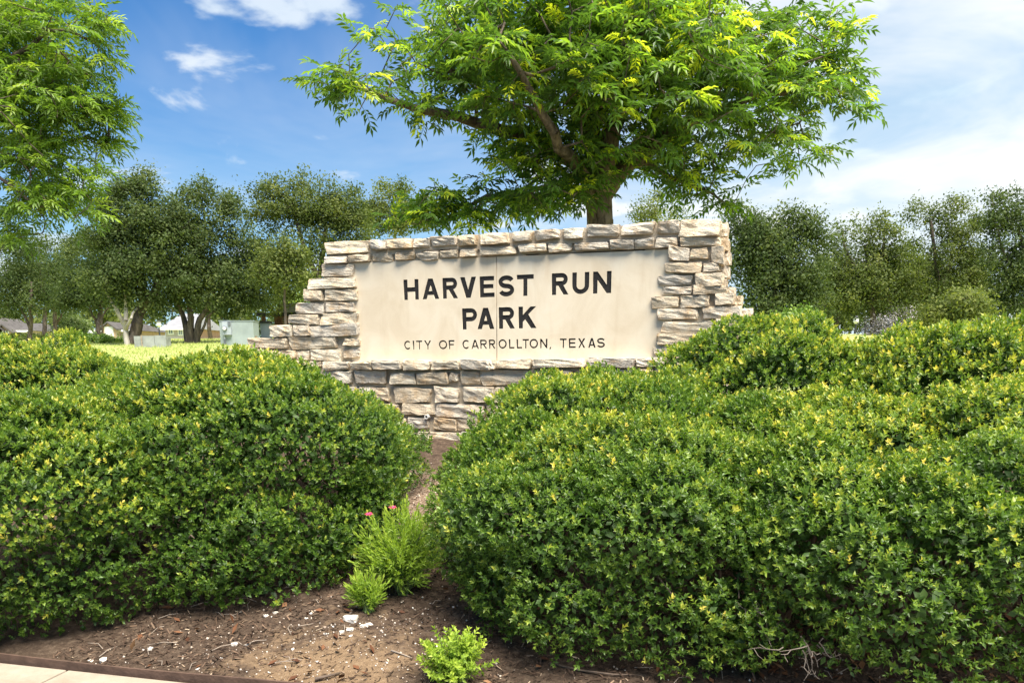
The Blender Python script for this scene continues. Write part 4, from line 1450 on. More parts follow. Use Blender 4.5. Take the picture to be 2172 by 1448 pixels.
def build_far_trees():
    g = 'trees across the park lawn'
    ok, oy, bd = M['oak'], M['oak_y'], M['bark_dark']
    far_tree('oak_tree', 'dark tree at the far left edge with a straight trunk on the lawn', 44, [(50, 590, 75, 75, 1), (20, 640, 60, 40, 1), (-40, 600, 80, 90, .8), (90, 640, 40, 40, .8)],
             [([(64, 720), (66, 690), (64, 660), (68, 600)], 5, 3), ([(64, 720), (60, 685), (45, 655), (25, 610)], 3.5, 2)], ok, bd, 13000, 201, group=g, base_tint=0.36)
    far_tree('oak_tree', 'slim tree with a low forked trunk, second from the left across the lawn', 50, [(120, 570, 65, 65, 1), (130, 630, 55, 40, 1), (95, 620, 40, 40, .7)],
             [([(117, 712), (117, 695), (116, 670), (118, 600)], 4.5, 3), ([(117, 708), (119, 690), (130, 672), (140, 640)], 3, 2)], ok, bd, 11000, 202, group=g, base_tint=0.36)
    far_tree('oak_tree', 'tree with a spreading forked trunk left of the pale bare one', 42, [(190, 560, 60, 55, 1), (200, 620, 60, 45, 1), (165, 630, 40, 35, .8), (230, 600, 45, 55, .8)],
             [([(210, 717), (209, 690), (212, 660), (216, 600)], 5.5, 3), ([(210, 714), (206, 690), (196, 665), (186, 630)], 4, 2), ([(212, 705), (218, 672), (232, 652)], 2.5, 1.5)], ok, bd, 12000, 203, group=g)
    far_tree('oak_tree', 'biggest oak on the left lawn, its dark trunk leaning right behind a low grey box', 37, [(300, 450, 75, 70, 1), (250, 480, 55, 55, .9), (330, 520, 80, 70, 1.1), (270, 560, 85, 65, 1.1), (215, 520, 40, 50, .6),
             (340, 590, 60, 55, 1), (290, 405, 35, 30, .8), (250, 610, 60, 35, .8), (300, 640, 50, 28, .6)],
             [([(281, 722), (290, 690), (302, 655), (330, 615), (345, 560)], 14, 6), ([(302, 655), (300, 620), (296, 560), (300, 480)], 7, 3), ([(318, 630), (280, 580), (250, 540)], 5, 2)], ok, bd, 30000, 204, group=g, base_tint=0.46)
    far_tree('crape_myrtle', 'bare pale grey trunk splitting into three arms beside the leaning oak', 36.5, [(225, 590, 38, 35, 1), (265, 585, 30, 35, .8), (245, 625, 35, 20, .5)],
             [([(268, 721), (267, 700), (266, 688), (252, 665), (236, 635), (222, 605)], 6.5, 3), ([(267, 700), (267, 680), (266, 650), (263, 610)], 5, 2.5), ([(269, 695), (277, 676), (288, 655)], 3.5, 2)],
             ok, M['bark_pale'], 4500, 205, group=g)
    far_tree('oak_tree', 'round oak with several stems splitting at the ground, left of the meter cabinet', 38, [(430, 470, 75, 65, 1), (420, 540, 85, 65, 1.1), (480, 560, 70, 65, 1), (400, 610, 70, 50, 1), (460, 620, 75, 50, 1), (530, 600, 55, 55, .9),
             (430, 415, 30, 30, .8), (480, 440, 30, 35, .7), (520, 660, 50, 25, .7), (380, 650, 35, 25, .5)],
             [([(398, 719), (395, 690), (384, 664), (370, 630)], 8, 4), ([(404, 720), (404, 690), (402, 655), (405, 600)], 9, 4), ([(412, 719), (420, 690), (432, 664), (455, 620)], 8, 4), ([(416, 716), (440, 672), (460, 655)], 4, 2)],
             ok, bd, 32000, 206, group=g, base_tint=0.46)
    far_tree('oak_tree', 'slender trunk standing between the round oak and the meter cabinet', 46, [(450, 650, 30, 20, 1), (440, 620, 30, 30, .6)], [([(445, 714), (445, 695), (443, 670), (440, 640)], 5, 3)], ok, bd, 2500, 207, group=g)
    far_tree('oak_tree', 'tall open crowned oak rising left of the sign wall top', 40, [(640, 430, 70, 55, 1), (570, 440, 45, 45, .8), (710, 440, 55, 55, .9), (620, 500, 60, 45, .7), (700, 520, 60, 60, .9), (590, 560, 60, 60, 1.0), (660, 600, 80, 50, 1),
             (600, 400, 35, 28, .7), (665, 395, 35, 25, .7), (745, 470, 35, 45, .8), (560, 640, 60, 30, .8), (760, 500, 30, 40, .6)],
             [([(672, 716), (674, 660), (676, 590), (684, 540), (690, 480)], 10, 4), ([(676, 600), (650, 540), (630, 470)], 6, 3)], oy, bd, 30000, 208, group=g, base_tint=0.45)
    far_tree('young_tree', 'round bright crowned young tree left of the sign wall behind the pergola', 36, [(600, 555, 38, 42, 1), (615, 600, 40, 30, .7), (575, 590, 28, 28, .6)], [([(604, 716), (604, 660), (603, 600)], 4, 2)], oy, bd, 5500, 209, group=g, base_tint=0.50)
    far_tree('oak_tree', 'pale distant tree between the left oaks and the tall tree behind the wall', 60, [(830, 440, 50, 45, 1), (800, 470, 45, 40, 1), (870, 470, 40, 45, .8), (845, 405, 22, 20, .6), (900, 460, 40, 40, .5)],
             [([(835, 715), (836, 600), (838, 500), (836, 440)], 6, 2)], oy, bd, 9000, 210, leaf=0.14, clump=0.3, group=g, base_tint=0.55)
    far_tree('oak_tree', 'thin distant treetop showing just right of the big trunk above the wall', 62, [(1385, 440, 45, 30, 1), (1360, 420, 20, 15, .5), (1420, 470, 60, 30, .9), (1350, 470, 20, 20, .4)],
             [([(1400, 712), (1398, 600), (1395, 500), (1388, 440)], 5, 2)], oy, bd, 2600, 211, leaf=0.13, clump=0.3, group=g, base_tint=0.6)
    far_tree('oak_tree', 'dense dark oak right behind the right end of the sign wall', 34, [(1650, 510, 80, 55, .8), (1600, 560, 75, 70, 1.1), (1690, 570, 75, 65, 1.1), (1620, 640, 85, 50, 1.1), (1700, 640, 70, 50, 1), (1570, 490, 50, 45, .7), (1720, 500, 45, 45, .6), (1680, 465, 35, 22, .6)],
             [([(1640, 716), (1642, 650), (1645, 580), (1650, 500)], 8, 4), ([(1642, 650), (1680, 590), (1710, 540)], 5, 2), ([(1642, 660), (1600, 590), (1580, 530)], 5, 2)], ok, bd, 30000, 212, group=g, base_tint=0.40)
    far_tree('oak_tree', 'ragged open topped oak at right, left of the tallest pair of tops', 40, [(1830, 510, 50, 40, .45), (1800, 490, 30, 28, .4), (1870, 490, 35, 28, .45), (1840, 580, 75, 50, 1), (1800, 630, 75, 45, 1.1), (1880, 640, 70, 40, 1.1), (1760, 560, 35, 40, .6), (1900, 570, 60, 50, .8)],
             [([(1850, 714), (1850, 660), (1845, 600), (1835, 520)], 7, 3), ([(1848, 620), (1800, 540), (1785, 495)], 4, 2), ([(1848, 610), (1870, 540), (1875, 490)], 4, 2)], oy, bd, 22000, 213, group=g, base_tint=0.45)
    far_tree('oak_tree', 'twin topped oak with lacy crown second from the right edge', 42, [(1970, 460, 38, 38, .6), (2030, 470, 50, 45, .6), (1990, 540, 70, 45, .75), (2040, 540, 50, 45, .7), (1990, 600, 85, 45, 1.1), (1950, 650, 70, 35, 1), (2050, 620, 50, 35, .9)],
             [([(1985, 716), (1984, 690), (1990, 630), (1985, 560), (1975, 470)], 6, 3), ([(1990, 630), (2015, 560), (2032, 480)], 4.5, 2)], oy, bd, 22000, 214, group=g, base_tint=0.42)
    far_tree('oak_tree', 'lacy dark tree cut by the right edge of the photo', 38, [(2150, 450, 60, 40, .6), (2110, 460, 25, 40, .35), (2160, 520, 60, 50, .55), (2150, 590, 70, 50, .9), (2190, 640, 80, 40, .9), (2100, 640, 45, 25, .5)],
             [([(2215, 712), (2205, 640), (2180, 570), (2160, 480)], 8, 3), ([(2195, 620), (2140, 560), (2115, 480)], 4, 2)], ok, bd, 19000, 215, group=g, base_tint=0.40)
    far_tree('young_tree', 'low bright green young tree on a short trunk beyond the right shrubs', 30, [(2030, 665, 62, 32, 1), (1990, 680, 40, 22, .8), (2070, 645, 35, 22, .8)],
             [([(1986, 722), (1987, 705), (1995, 680), (2020, 660)], 5, 2)], oy, bd, 6000, 216, group=g, base_tint=0.60)
    far_tree('flowering_shrub', 'lilac flowering shrub seen over the right shrubs below the oaks', 40, [(1890, 700, 45, 22, 1), (1920, 685, 40, 20, 1), (1870, 710, 30, 14, .8)], [([(1895, 722), (1895, 700)], 2, 1)], M['lilac'], bd, 5500, 217, leaf=0.07, cat='shrub')
    far_tree('background_shrub', 'yellow green shrub at the foot of the dense dark oak on the right', 31, [(1680, 688, 28, 15, 1), (1705, 680, 20, 12, .8), (1650, 692, 22, 10, .7)], [([(1684, 716), (1684, 690)], 2, 1)], M['bright'], bd, 3500, 218, cat='shrub')
    far_tree('background_shrub', 'loose pale shrub across the lawn between two left tree trunks', 58, [(150, 695, 32, 17, 1), (175, 700, 22, 13, .8), (130, 690, 15, 14, .6)], [([(155, 714), (155, 700)], 2, 1)], M['pale'], bd, 4000, 219, leaf=0.12, cat='shrub')
    far_tree('background_shrub', 'sunlit yellow green treetop over the pergola roof', 48, [(618, 640, 28, 14, 1), (640, 628, 16, 12, .8)], [([(620, 714), (620, 660)], 2, 1)], M['bright'], bd, 2200, 220, cat='shrub', base_tint=0.6)
    far_tree('background_shrub', 'low ground cover hedge in front of the leftmost houses', 55, [(60, 716, 80, 5, 1), (0, 716, 40, 4, 1)], [([(40, 719), (40, 714)], 1, 1)], oy, bd, 3000, 221, clump=0.12, cat='hedge')
    far_tree('background_shrub', 'low ground cover strip running left of the pale trunk', 40, [(215, 722, 55, 5, 1), (170, 718, 30, 5, 1)], [([(210, 725), (210, 720)], 1, 1)], M['bright'], bd, 3500, 222, clump=0.10, cat='hedge')
    far_tree('oak_tree', 'full low crowned oak filling in behind the ragged right oak', 47, [(1760, 610, 80, 50, 1), (1830, 640, 80, 45, 1), (1720, 650, 60, 35, 1), (1790, 560, 55, 40, .8)],
             [([(1775, 712), (1776, 660), (1778, 600)], 6, 3)], ok, bd, 15000, 231, group=g)
    far_tree('oak_tree', 'full low crowned oak behind the twin topped one at right', 48, [(1930, 610, 75, 50, 1), (2010, 640, 85, 42, 1), (2080, 610, 70, 50, .9), (1920, 655, 55, 32, 1)],
             [([(2000, 712), (2001, 660), (2000, 600)], 6, 3)], ok, bd, 16000, 232, group=g)
    far_tree('oak_tree', 'wide crowned oak in the back row behind the leftmost trunks', 56, [(30, 620, 80, 45, 1), (140, 610, 80, 50, 1), (90, 570, 60, 40, .8), (210, 640, 60, 32, .9)],
             [([(95, 712), (96, 670), (98, 610)], 5, 3)], oy, bd, 12000, 233, leaf=0.12, group=g)
    # a distant belt closes the horizon beyond the houses
    k = 0
    for px in range(-160, 2360, 105):
        if 720 < px < 1560: continue
        top = 640 + 26 * math.sin(px * 0.013) + rng.uniform(-14, 14)
        far_tree('distant_tree', 'hazy tree in the distant belt beyond the park houses', 135, [(px, top + 25, 66, 34, 1), (px + 25, top + 45, 60, 30, 1), (px - 20, top + 55, 60, 25, 1)],
                 [([(px, 712), (px, 690), (px, top + 30)], 2.5, 1.2)], ok if k % 2 else oy, bd, 1100, 300 + k, leaf=0.6, clump=0.75, per=26, group='distant tree belt beyond the houses', base_tint=0.5, tip=0.03)
        k += 1


build_far_trees()


# ------------------------------------------------------------------ small plants in the gap
def sprout_plant(name, label, px, py, width_px, top_px, n, seed, long=True):
    r = np.random.default_rng(seed)
    g = on_ground(px, py)
    sc = 1727.0 / g[1]
    Rw = width_px / 2 / sc
    H = (py - top_px) / sc * 1.02
    root = empty(name, (g[0], g[1], float(ground_z(g[0], g[1]))))
    props(root, label, 'plant')
    base = np.array([g[0], g[1], float(ground_z(g[0], g[1]))])
    mb = MB()
    parts = []
    temps = SPRIGS_LONG if long else SPRIGS
    for i in range(n):
        a = r.uniform(0, 6.28); q = math.sqrt(r.uniform())
        top = base + np.array([math.cos(a) * Rw * q, math.sin(a) * Rw * q * 0.8, H * (1.05 - 0.55 * q ** 2) * r.uniform(0.55, 1.0)])
        mid = base + (top - base) * 0.5 + np.array([0, 0, H * 0.08]) + r.normal(0, 0.01, 3)
        foot = base + np.array([math.cos(a), math.sin(a), 0]) * 0.03 * r.uniform()
        mb.tube([foot, mid, top], [0.003, 0.0022, 0.0012], 4)
        for t in np.linspace(0.35, 1.0, 5):
            p = (1 - t) ** 2 * foot + 2 * t * (1 - t) * mid + t * t * top
            d = (top - mid) + unit(1, r)[0] * 0.35 * H * (1.1 - t)
            tv, tf, tt = temps[r.integers(0, len(temps))]
            tint = 0.28 + 0.40 * t + r.normal(0, 0.1)
            parts.append(inst(tv, tf, frames(d[None], unit(1, r)), p[None], np.array([r.uniform(0.75, 1.15) * (1.0 if long else 1.1)]), np.array([tint]), tt))
    V, F, T = join(parts)
    mesh_np('foliage', V, F, M['lime'], root, T)['kind'] = 'stuff'
    mb.build('stems', M['stem'], root)


sprout_plant('bright_bush', 'bright lime green feathery bush growing in the gap between the two hedges', 855, 1262, 165, 1085, 120, 71)
sprout_plant('bright_bush', 'tiny green sprout at the lower left of the feathery lime bush', 783, 1298, 48, 1232, 22, 72)
sprout_plant('bright_bush', 'pale lime seedling bush at the bottom of the photo by the right shrub', 965, 1450, 160, 1325, 80, 73, False)


def flower(px, py, label, seed):
    r = np.random.default_rng(seed)
    c = at(px, py, 4.42)
    gx = np.array([c[0] + 0.02, c[1], float(ground_z(c[0], c[1]))])
    root = empty('flower', gx)
    props(root, label, 'flower', 'pink flowers in the gap')
    mb = MB()
    mid = (gx + c) / 2 + np.array([0.015, 0.01, 0.02])
    mb.tube([gx, mid, c], [0.0028, 0.0022, 0.0018], 5)
    mb.build('stem', M['stem'], root)
    parts = []
    tv, tf = leaf_template(0.027, 0.017, 0.2, 0.2)
    for k in range(6):
        a = k * 1.05
        d = np.array([math.cos(a), math.sin(a) * 0.8 - 0.25, 0.35 + 0.2 * math.sin(a)])
        parts.append(inst(tv, tf, frames(d[None], np.array([[0, -0.4, 1.0]])), c[None], np.array([r.uniform(.8, 1.1)]), np.array([r.uniform(0, 1)])))
    V, F, T = join(parts)
    mesh_np('petals', V, F, M['pink'], root, T)


flower(782, 1091, 'small red pink flower against the left shrub, the left one of two', 5)
flower(833, 1077, 'small magenta flower above the lime bush, the right one of two', 6)


# ------------------------------------------------------------------ litter on the bed
def scatter_bed(n, r, s_rng=(0.02, 4.4), x_rng=(-3.6, 3.4)):
    T = np.array([S_N[1], -S_N[0]])
    s = r.uniform(*s_rng, n); t = r.uniform(*x_rng, n)
    x = (s + S_0) * S_N[0] + t * T[0]; y = (s + S_0) * S_N[1] + t * T[1]
    return np.stack([x, y, ground_z(x, y)], -1)


def build_litter():
    r = np.random.default_rng(9)
    sand = on_ground(720, 1425)
    # bark mulch
    P = np.concatenate([scatter_bed(30000, r, (0.02, 2.2), (-3.2, 2.8)), scatter_bed(9000, r, (1.8, 4.3), (-2.2, 1.6))])
    dsand = np.linalg.norm(P[:, :2] - sand[:2], axis=1)
    keep = r.uniform(size=len(P)) < np.where(dsand < 0.55, 0.45, 1.0)
    P = P[keep]
    m = len(P)
    d = unit(m, r); d[:, 2] *= 0.35
    tv = np.array([(-0.5, 0, 0), (0.5, 0, 0), (0.42, 1, 0.1), (-0.38, 1.05, 0.05)], float) * np.array([0.006, 0.026, 0.010])
    tf = np.array([(0, 1, 2), (0, 2, 3)])
    V, F, T = inst(tv, tf, frames(d, np.array([0, 0, 1.0]) + unit(m, r) * 0.5), P + np.array([0, 0, 0.003]), r.uniform(0.4, 1.5, m), np.clip(r.normal(0.42, 0.22, m), 0, 1))
    props(mesh_np('mulch', V, F, M['chip'], None, T), 'dark shredded bark mulch scattered over the soil bed', 'mulch', kind='stuff')
    # pale grit and crumbs
    gap = on_ground(905, 1060); gap2 = on_ground(945, 1150); speck = on_ground(770, 1340); front = on_ground(380, 1420)
    Q = [scatter_bed(1000, r, (0.03, 2.2), (-3.0, 2.4))]
    for c, sg, k in ((gap, 0.34, 1700), (gap2, 0.22, 900), (speck, 0.22, 160), (front, 0.35, 160), (sand, 0.4, 500)):
        xy = c[:2] + r.normal(0, sg, (k, 2))
        Q.append(np.stack([xy[:, 0], xy[:, 1], ground_z(xy[:, 0], xy[:, 1])], -1))
    P = np.concatenate(Q)
    P = P[s_of(P[:, 0], P[:, 1]) > 0.02]
    m = len(P)
    tv = np.array([(1, 0, 0), (0, 1, 0), (-1, 0, 0), (0, -1, 0), (0, 0, 0.8), (0, 0, -0.6)], float) * 0.006
    tf = np.array([(0, 1, 4), (1, 2, 4), (2, 3, 4), (3, 0, 4), (1, 0, 5), (2, 1, 5), (3, 2, 5), (0, 3, 5)])
    V, F, T = inst(tv, tf, frames(unit(m, r), unit(m, r)), P + np.array([0, 0, 0.003]), np.clip(r.lognormal(-0.4, 0.45, m), 0.25, 2.2), np.clip(r.normal(0.40, 0.27, m), 0, 1))
    props(mesh_np('grit', V, F, M['grit'], None, T), 'pale grit and crumbs of stone on the bed soil', 'gravel', kind='stuff')
    # dead leaves
    P = np.concatenate([scatter_bed(260, r, (0.05, 2.0), (-3.0, 0.4)), scatter_bed(1500, r, (0.15, 1.6), (0.3, 3.2)), scatter_bed(200, r, (1.5, 4.2), (-1.2, 0.8))])
    m = len(P)
    tv, tf = leaf_template(0.075, 0.034, 0.35, -0.25)
    V, F, T = inst(tv, tf, frames(unit(m, r) * np.array([1, 1, 0.4]), np.array([0, 0, 1.0]) + unit(m, r) * 0.6), P + np.array([0, 0, 0.006]), r.uniform(0.35, 0.95, m), np.clip(r.normal(0.35, 0.25, m), 0, 1))
    props(mesh_np('leaf_litter', V, F, M['deadleaf'], None, T), 'brown dead leaves lying under the shrubs', 'leaves', kind='stuff')
    mb = MB()
    for p in np.concatenate([scatter_bed(150, r, (0.04, 2.0), (-3.0, 2.6)), scatter_bed(30, r, (2, 4), (-1, .6))]):
        a = r.uniform(0, 6.28); L = r.uniform(0.04, 0.16)
        q = p + np.array([math.cos(a) * L, math.sin(a) * L, 0]); q[2] = float(ground_z(q[0], q[1])) + 0.008
        mid = (p + q) / 2 + np.array([r.normal(0, .01), r.normal(0, .01), 0.012])
        mb.tube([p + (0, 0, 0.005), mid, q], [0.0022, 0.002, 0.0012], 4)
    props(mb.build('twig_litter', M['dead']), 'thin dry twigs strewn over the bed soil', 'twigs', kind='stuff')
    # larger pale rocks one can count
    spots = [(745, 1316, 13, 'flat cream rock, the largest on the soil left of the lime seedling'), (742, 1338, 7, None), (770, 1330, 6, None), (781, 1328, 8, None), (725, 1341, 5, None), (745, 1350, 5, None), (690, 1345, 4, None),
             (497, 1368, 6, None), (526, 1368, 5, None), (420, 1420, 4, None), (218, 1403, 9, None), (193, 1404, 5, None), (320, 1377, 5, None), (565, 1308, 5, None), (585, 1300, 4, None), (650, 1312, 4, None)]
    for k, (px, py, rad, lab) in enumerate(spots):
        g = on_ground(px, py)
        R = rad / (1727.0 / g[1])
        me = stone_mesh('rock', R * 2.2, R * 1.2, R * 1.5, 900 + k, 4)
        me.materials.clear(); me.materials.append(M['rock'])
        o = bpy.data.objects.new('rock', me)
        COL.objects.link(o)
        o.location = (g[0], g[1], g[2] + R * 0.35)
        o.rotation_euler = (0, 0, r.uniform(0, 6.28))
        props(o, lab or 'small white stone on the dark soil in front of the left shrub', 'stone', 'white stones on the soil')
    # loose sticks
    def stick(name, label, keys, rad, mat, cat='stick'):
        pts = []
        for px, py, lift in keys:
            g = on_ground(px, py); pts.append((g[0], g[1], g[2] + lift))
        mb = MB(); mb.tube(pts, [rad * (1 - 0.6 * i / (len(pts) - 1)) for i in range(len(pts))], 6)
        props(mb.build(name, mat, smooth=True), label, cat)
    stick('stick', 'short bleached stick on the sand left of the lime seedling', [(830, 1383, .01), (848, 1390, .014), (875, 1398, .008)], 0.006, M['dead'])
    stick('stick', 'long brown stick lying along the bottom edge under the right shrub', [(1165, 1412, .015), (1230, 1428, .018), (1300, 1436, .016), (1370, 1436, .012)], 0.007, M['twig'])
    stick('stick', 'dark stub of wood at the bottom edge of the sand', [(668, 1446, .015), (700, 1440, .02), (722, 1432, .015)], 0.010, M['twig'])
    # dead grey twig clumps hanging under the right shrub
    for (px, py, Yd, w, lab, sd) in ((1715, 1405, 3.12, 0.10, 'tangle of dead grey twigs hanging under the lower right shrub', 3), (1605, 1335, 3.30, 0.07, 'smaller spray of dry twigs in the skirt of the lower right shrub', 4)):
        rr = np.random.default_rng(sd)
        c = at(px, py, Yd)
        mb = MB()
        for i in range(9):
            p = c + np.array([rr.normal(0, w * 0.3), rr.uniform(0.0, 0.10), rr.uniform(0.02, 0.12)])
            d = np.array([rr.normal(0, 0.7), rr.normal(-0.35, 0.3), rr.normal(-0.75, 0.3)])
            pts = [p]
            for k in range(6):
                d = d / np.linalg.norm(d) + rr.normal(0, 0.42, 3)
                p = p + d / np.linalg.norm(d) * w * 0.26
                p[2] = max(p[2], float(ground_z(p[0], p[1])) + 0.006)
                pts.append(p)
                if k in (2, 4):
                    f = p + rr.normal(0, w * 0.28, 3)
                    f[2] = max(f[2], float(ground_z(f[0], f[1])) + 0.006)
                    mb.tube([p, (p + f) / 2 + rr.normal(0, 0.006, 3), f], [0.0017, 0.0014, 0.0008], 4)
            mb.tube(pts, [0.0034 * (1 - 0.12 * k) for k in range(7)], 4)
        props(mb.build('dead_twigs', M['deadgrey']), lab, 'twigs')


build_litter()


# ------------------------------------------------------------------ grass blades on the visible lawn
def build_grass():
    r = np.random.default_rng(77)
    n = 60000
    x = r.uniform(-26, 4, n); y = r.uniform(15, 48, n)
    P = np.stack([x, y, ground_z(x, y)], -1)
    tv = np.array([(-0.012, 0, 0), (0.012, 0, 0), (0.004, 0.09, 0.02)], float)
    d = unit(n, r) * 0.6 + np.array([0, 0, 1.0])
    V, F, T = inst(tv, np.array([(0, 1, 2)]), frames(d, unit(n, r)), P, r.uniform(0.6, 1.3, n), np.clip(r.normal(0.5, 0.22, n), 0, 1))
    props(mesh_np('grass', V, F, M['grass'], None, T), 'short sunlit grass of the park lawn', 'grass', kind='stuff')


build_grass()


# ------------------------------------------------------------------ cabinets, pergola, lamp, houses
def local(px, py, Y, rz=0.0):
    p = at(px, py, Y)
    return Matrix.Translation(Vector((p[0], p[1], float(ground_z(p[0], p[1]))))) @ Matrix.Rotation(rz, 4, 'Z'), p


def build_cabinets():
    Y = 34.0
    sc = 1727 / Y
    Mx, p = local(467, 718, Y, math.radians(4))
    root = empty('meter_cabinet', Mx.translation, math.radians(4))
    props(root, 'pale grey green utility cabinet with a round electric meter on its front', 'cabinet')
    W, D, H = 70 / sc, 1.0, 51 / sc
    mb = MB(); mb.box((0, 0, -0.1), (W, D, H), Mx)
    b = mb.build('body', M['cabinet'], root)
    bev = b.modifiers.new('bevel', 'BEVEL'); bev.width = 0.02; bev.segments = 2
    mb = MB(); mb.box((-0.02, -0.02, H + 0.002), (W + 0.02, D + 0.02, H + 0.028), Mx); mb.build('lid', M['cabinet'], root)
    mb = MB(); mb.box((0.16, -0.16, H * 0.45), (0.50, -0.003, H * 0.97), Mx)
    m = mb.build('meter_box', M['meter'], root)
    mb = MB(); mb.box((0.40, -0.19, H * 0.80), (0.505, -0.163, H * 0.985), Mx); mb.build('breaker_cover', M['meter_dark'], m)
    def disc(cx, cz, r_, y0, y1, name, mat):
        mb = MB()
        n = 18
        V = [Mx @ Vector((cx + math.cos(2 * math.pi * k / n) * r_, y, cz + math.sin(2 * math.pi * k / n) * r_)) for y in (y0, y1) for k in range(n)]
        F = [(k, (k + 1) % n, n + (k + 1) % n, n + k) for k in range(n)] + [tuple(range(n)), tuple(range(2 * n - 1, n - 1, -1))]
        mb.add(V, F); return mb.build(name, mat, m)
    disc(0.265, H * 0.70, 0.092, -0.21, -0.163, 'meter_ring', M['meter_dark'])
    disc(0.265, H * 0.70, 0.068, -0.26, -0.211, 'meter_glass', M['glass_white'])
    mb = MB(); mb.tube([Mx @ Vector((0.20, -0.06, H * 0.45)), Mx @ Vector((0.20, -0.06, H * 0.28))], 0.03, 8); mb.build('conduit', M['meter'], root)
    mb = MB(); mb.tube([Mx @ Vector((0.20, -0.06, H * 0.28)), Mx @ Vector((0.20, -0.06, -0.05))], 0.038, 8); mb.build('conduit', M['meter_dark'], root)
    mb = MB(); mb.box((W + 0.003, 0.18, H * 0.15), (W + 0.03, 0.46, H * 0.42), Mx); mb.build('lock_plate', M['rust'], root)
    # low weathered enclosure by the leaning oak
    Y = 33.0; sc = 1727 / Y
    Mx, p = local(284, 722, Y, math.radians(4))
    root = empty('low_enclosure', Mx.translation, math.radians(4))
    props(root, 'low weathered grey metal enclosure standing before the leaning oak trunk', 'enclosure')
    H = 25.5 / sc; W = 66 / sc
    x0 = 0.0
    for k, fr in enumerate((0.24, 0.40, 0.36)):
        mb = MB(); mb.box((x0 + 0.006, 0.004 * k, -0.1), (x0 + W * fr - 0.006, 0.03 + 0.004 * k, H * (0.94 + 0.03 * k)), Mx); mb.build('panel', M['galv'], root)
        x0 += W * fr
    mb = MB(); mb.box((W * 0.235, -0.045, -0.1), (W * 0.262, -0.003, H * 1.02), Mx); mb.build('post', M['rust'], root)
    mb = MB(); mb.box((0.01, 0.045, -0.1), (W - 0.01, 0.6, H * 0.93), Mx); mb.build('body', M['galv'], root)


build_cabinets()


def build_pergola():
    Y = 42.0; sc = 1727 / Y
    Mx, p = local(572, 716, Y, math.radians(-6))
    root = empty('pergola', Mx.translation, math.radians(-6))
    props(root, 'red brown timber pergola with square lattice openings behind the stepped left end of the wall', 'pergola')
    H = 48 / sc
    def X(px): return (px - 572) / sc
    for px in (557, 584, 606, 624, 648):
        mb = MB(); mb.box((X(px), 0, -0.1), (X(px) + 0.16, 0.16, H), Mx); mb.build('post', M['timber'], root)
    for z in (0.30, 0.42, 0.52, 0.62, 0.72, 0.82, 0.92):
        mb = MB(); mb.box((X(584) + 0.163, 0.03, H * z), (X(606) - 0.003, 0.11, H * z + 0.10), Mx); mb.build('lattice_rail', M['timber'], root)
    mb = MB(); mb.box((X(594), 0.02, 0.1), (X(594) + 0.10, 0.028, H * 0.95), Mx); mb.build('lattice_stile', M['timber'], root)
    mb = MB(); mb.box((X(550), -0.25, H + 0.003), (X(665), 0.35, H + 0.17), Mx); mb.build('beam', M['dark'], root)
    mb = MB(); mb.box((X(550), 2.2, H + 0.003), (X(665), 2.6, H + 0.17), Mx); mb.build('beam', M['dark'], root)
    for px in (556, 648):
        mb = MB(); mb.box((X(px), 2.3, -0.1), (X(px) + 0.16, 2.46, H), Mx); mb.build('post', M['timber'], root)
    mb = MB(); mb.prism([(X(592), H + 0.18), (X(668), H + 0.18), (X(650), H + 0.62), (X(606), H + 0.62)], -0.4, 2.8, Mx); mb.build('roof', M['roof_pale'], root)
    Mx, p = local(566, 716, 40.0)
    root = empty('litter_bin', Mx.translation)
    props(root, 'blue grey litter bin between the cabinet and the pergola', 'bin')
    mb = MB(); mb.prism([(-0.19, 0), (0.19, 0), (0.24, 0.82), (-0.24, 0.82)], -0.22, 0.22, Mx); mb.build('body', M['bin'], root)
    mb = MB(); mb.prism([(-0.27, 0.823), (0.27, 0.823), (0.22, 0.93), (-0.22, 0.93)], -0.25, 0.25, Mx); mb.build('lid', M['dark'], root)


build_pergola()


def lamp(px, py_top, Y, label):
    Mx, p = local(px, 712, Y)
    top = at(px, py_top, Y)[2] - Mx.translation.z
    root = empty('lamp_post', Mx.translation)
    props(root, label, 'lamp post')
    mb = MB(); mb.tube([Mx @ Vector((0, 0, -0.1)), Mx @ Vector((0, 0, 0.4)), Mx @ Vector((0, 0, top - 0.5))], [0.10, 0.07, 0.05], 8); mb.build('pole', M['dark'], root)
    mb = MB(); mb.tube([Mx @ Vector((0, 0, top - 0.5)), Mx @ Vector((0, 0, top - 0.35)), Mx @ Vector((0, 0, top - 0.05))], [0.08, 0.20, 0.17], 8); mb.build('lantern', M['glass_white'], root)
    mb = MB(); mb.tube([Mx @ Vector((0, 0, top - 0.05)), Mx @ Vector((0, 0, top + 0.1))], [0.24, 0.04], 8); mb.build('cap', M['dark'], root)


lamp(339, 681, 70.0, 'thin park lamp post above the low grey enclosure')
lamp(1813, 672, 62.0, 'dark lamp post seen beyond the right shrubs under the oaks')


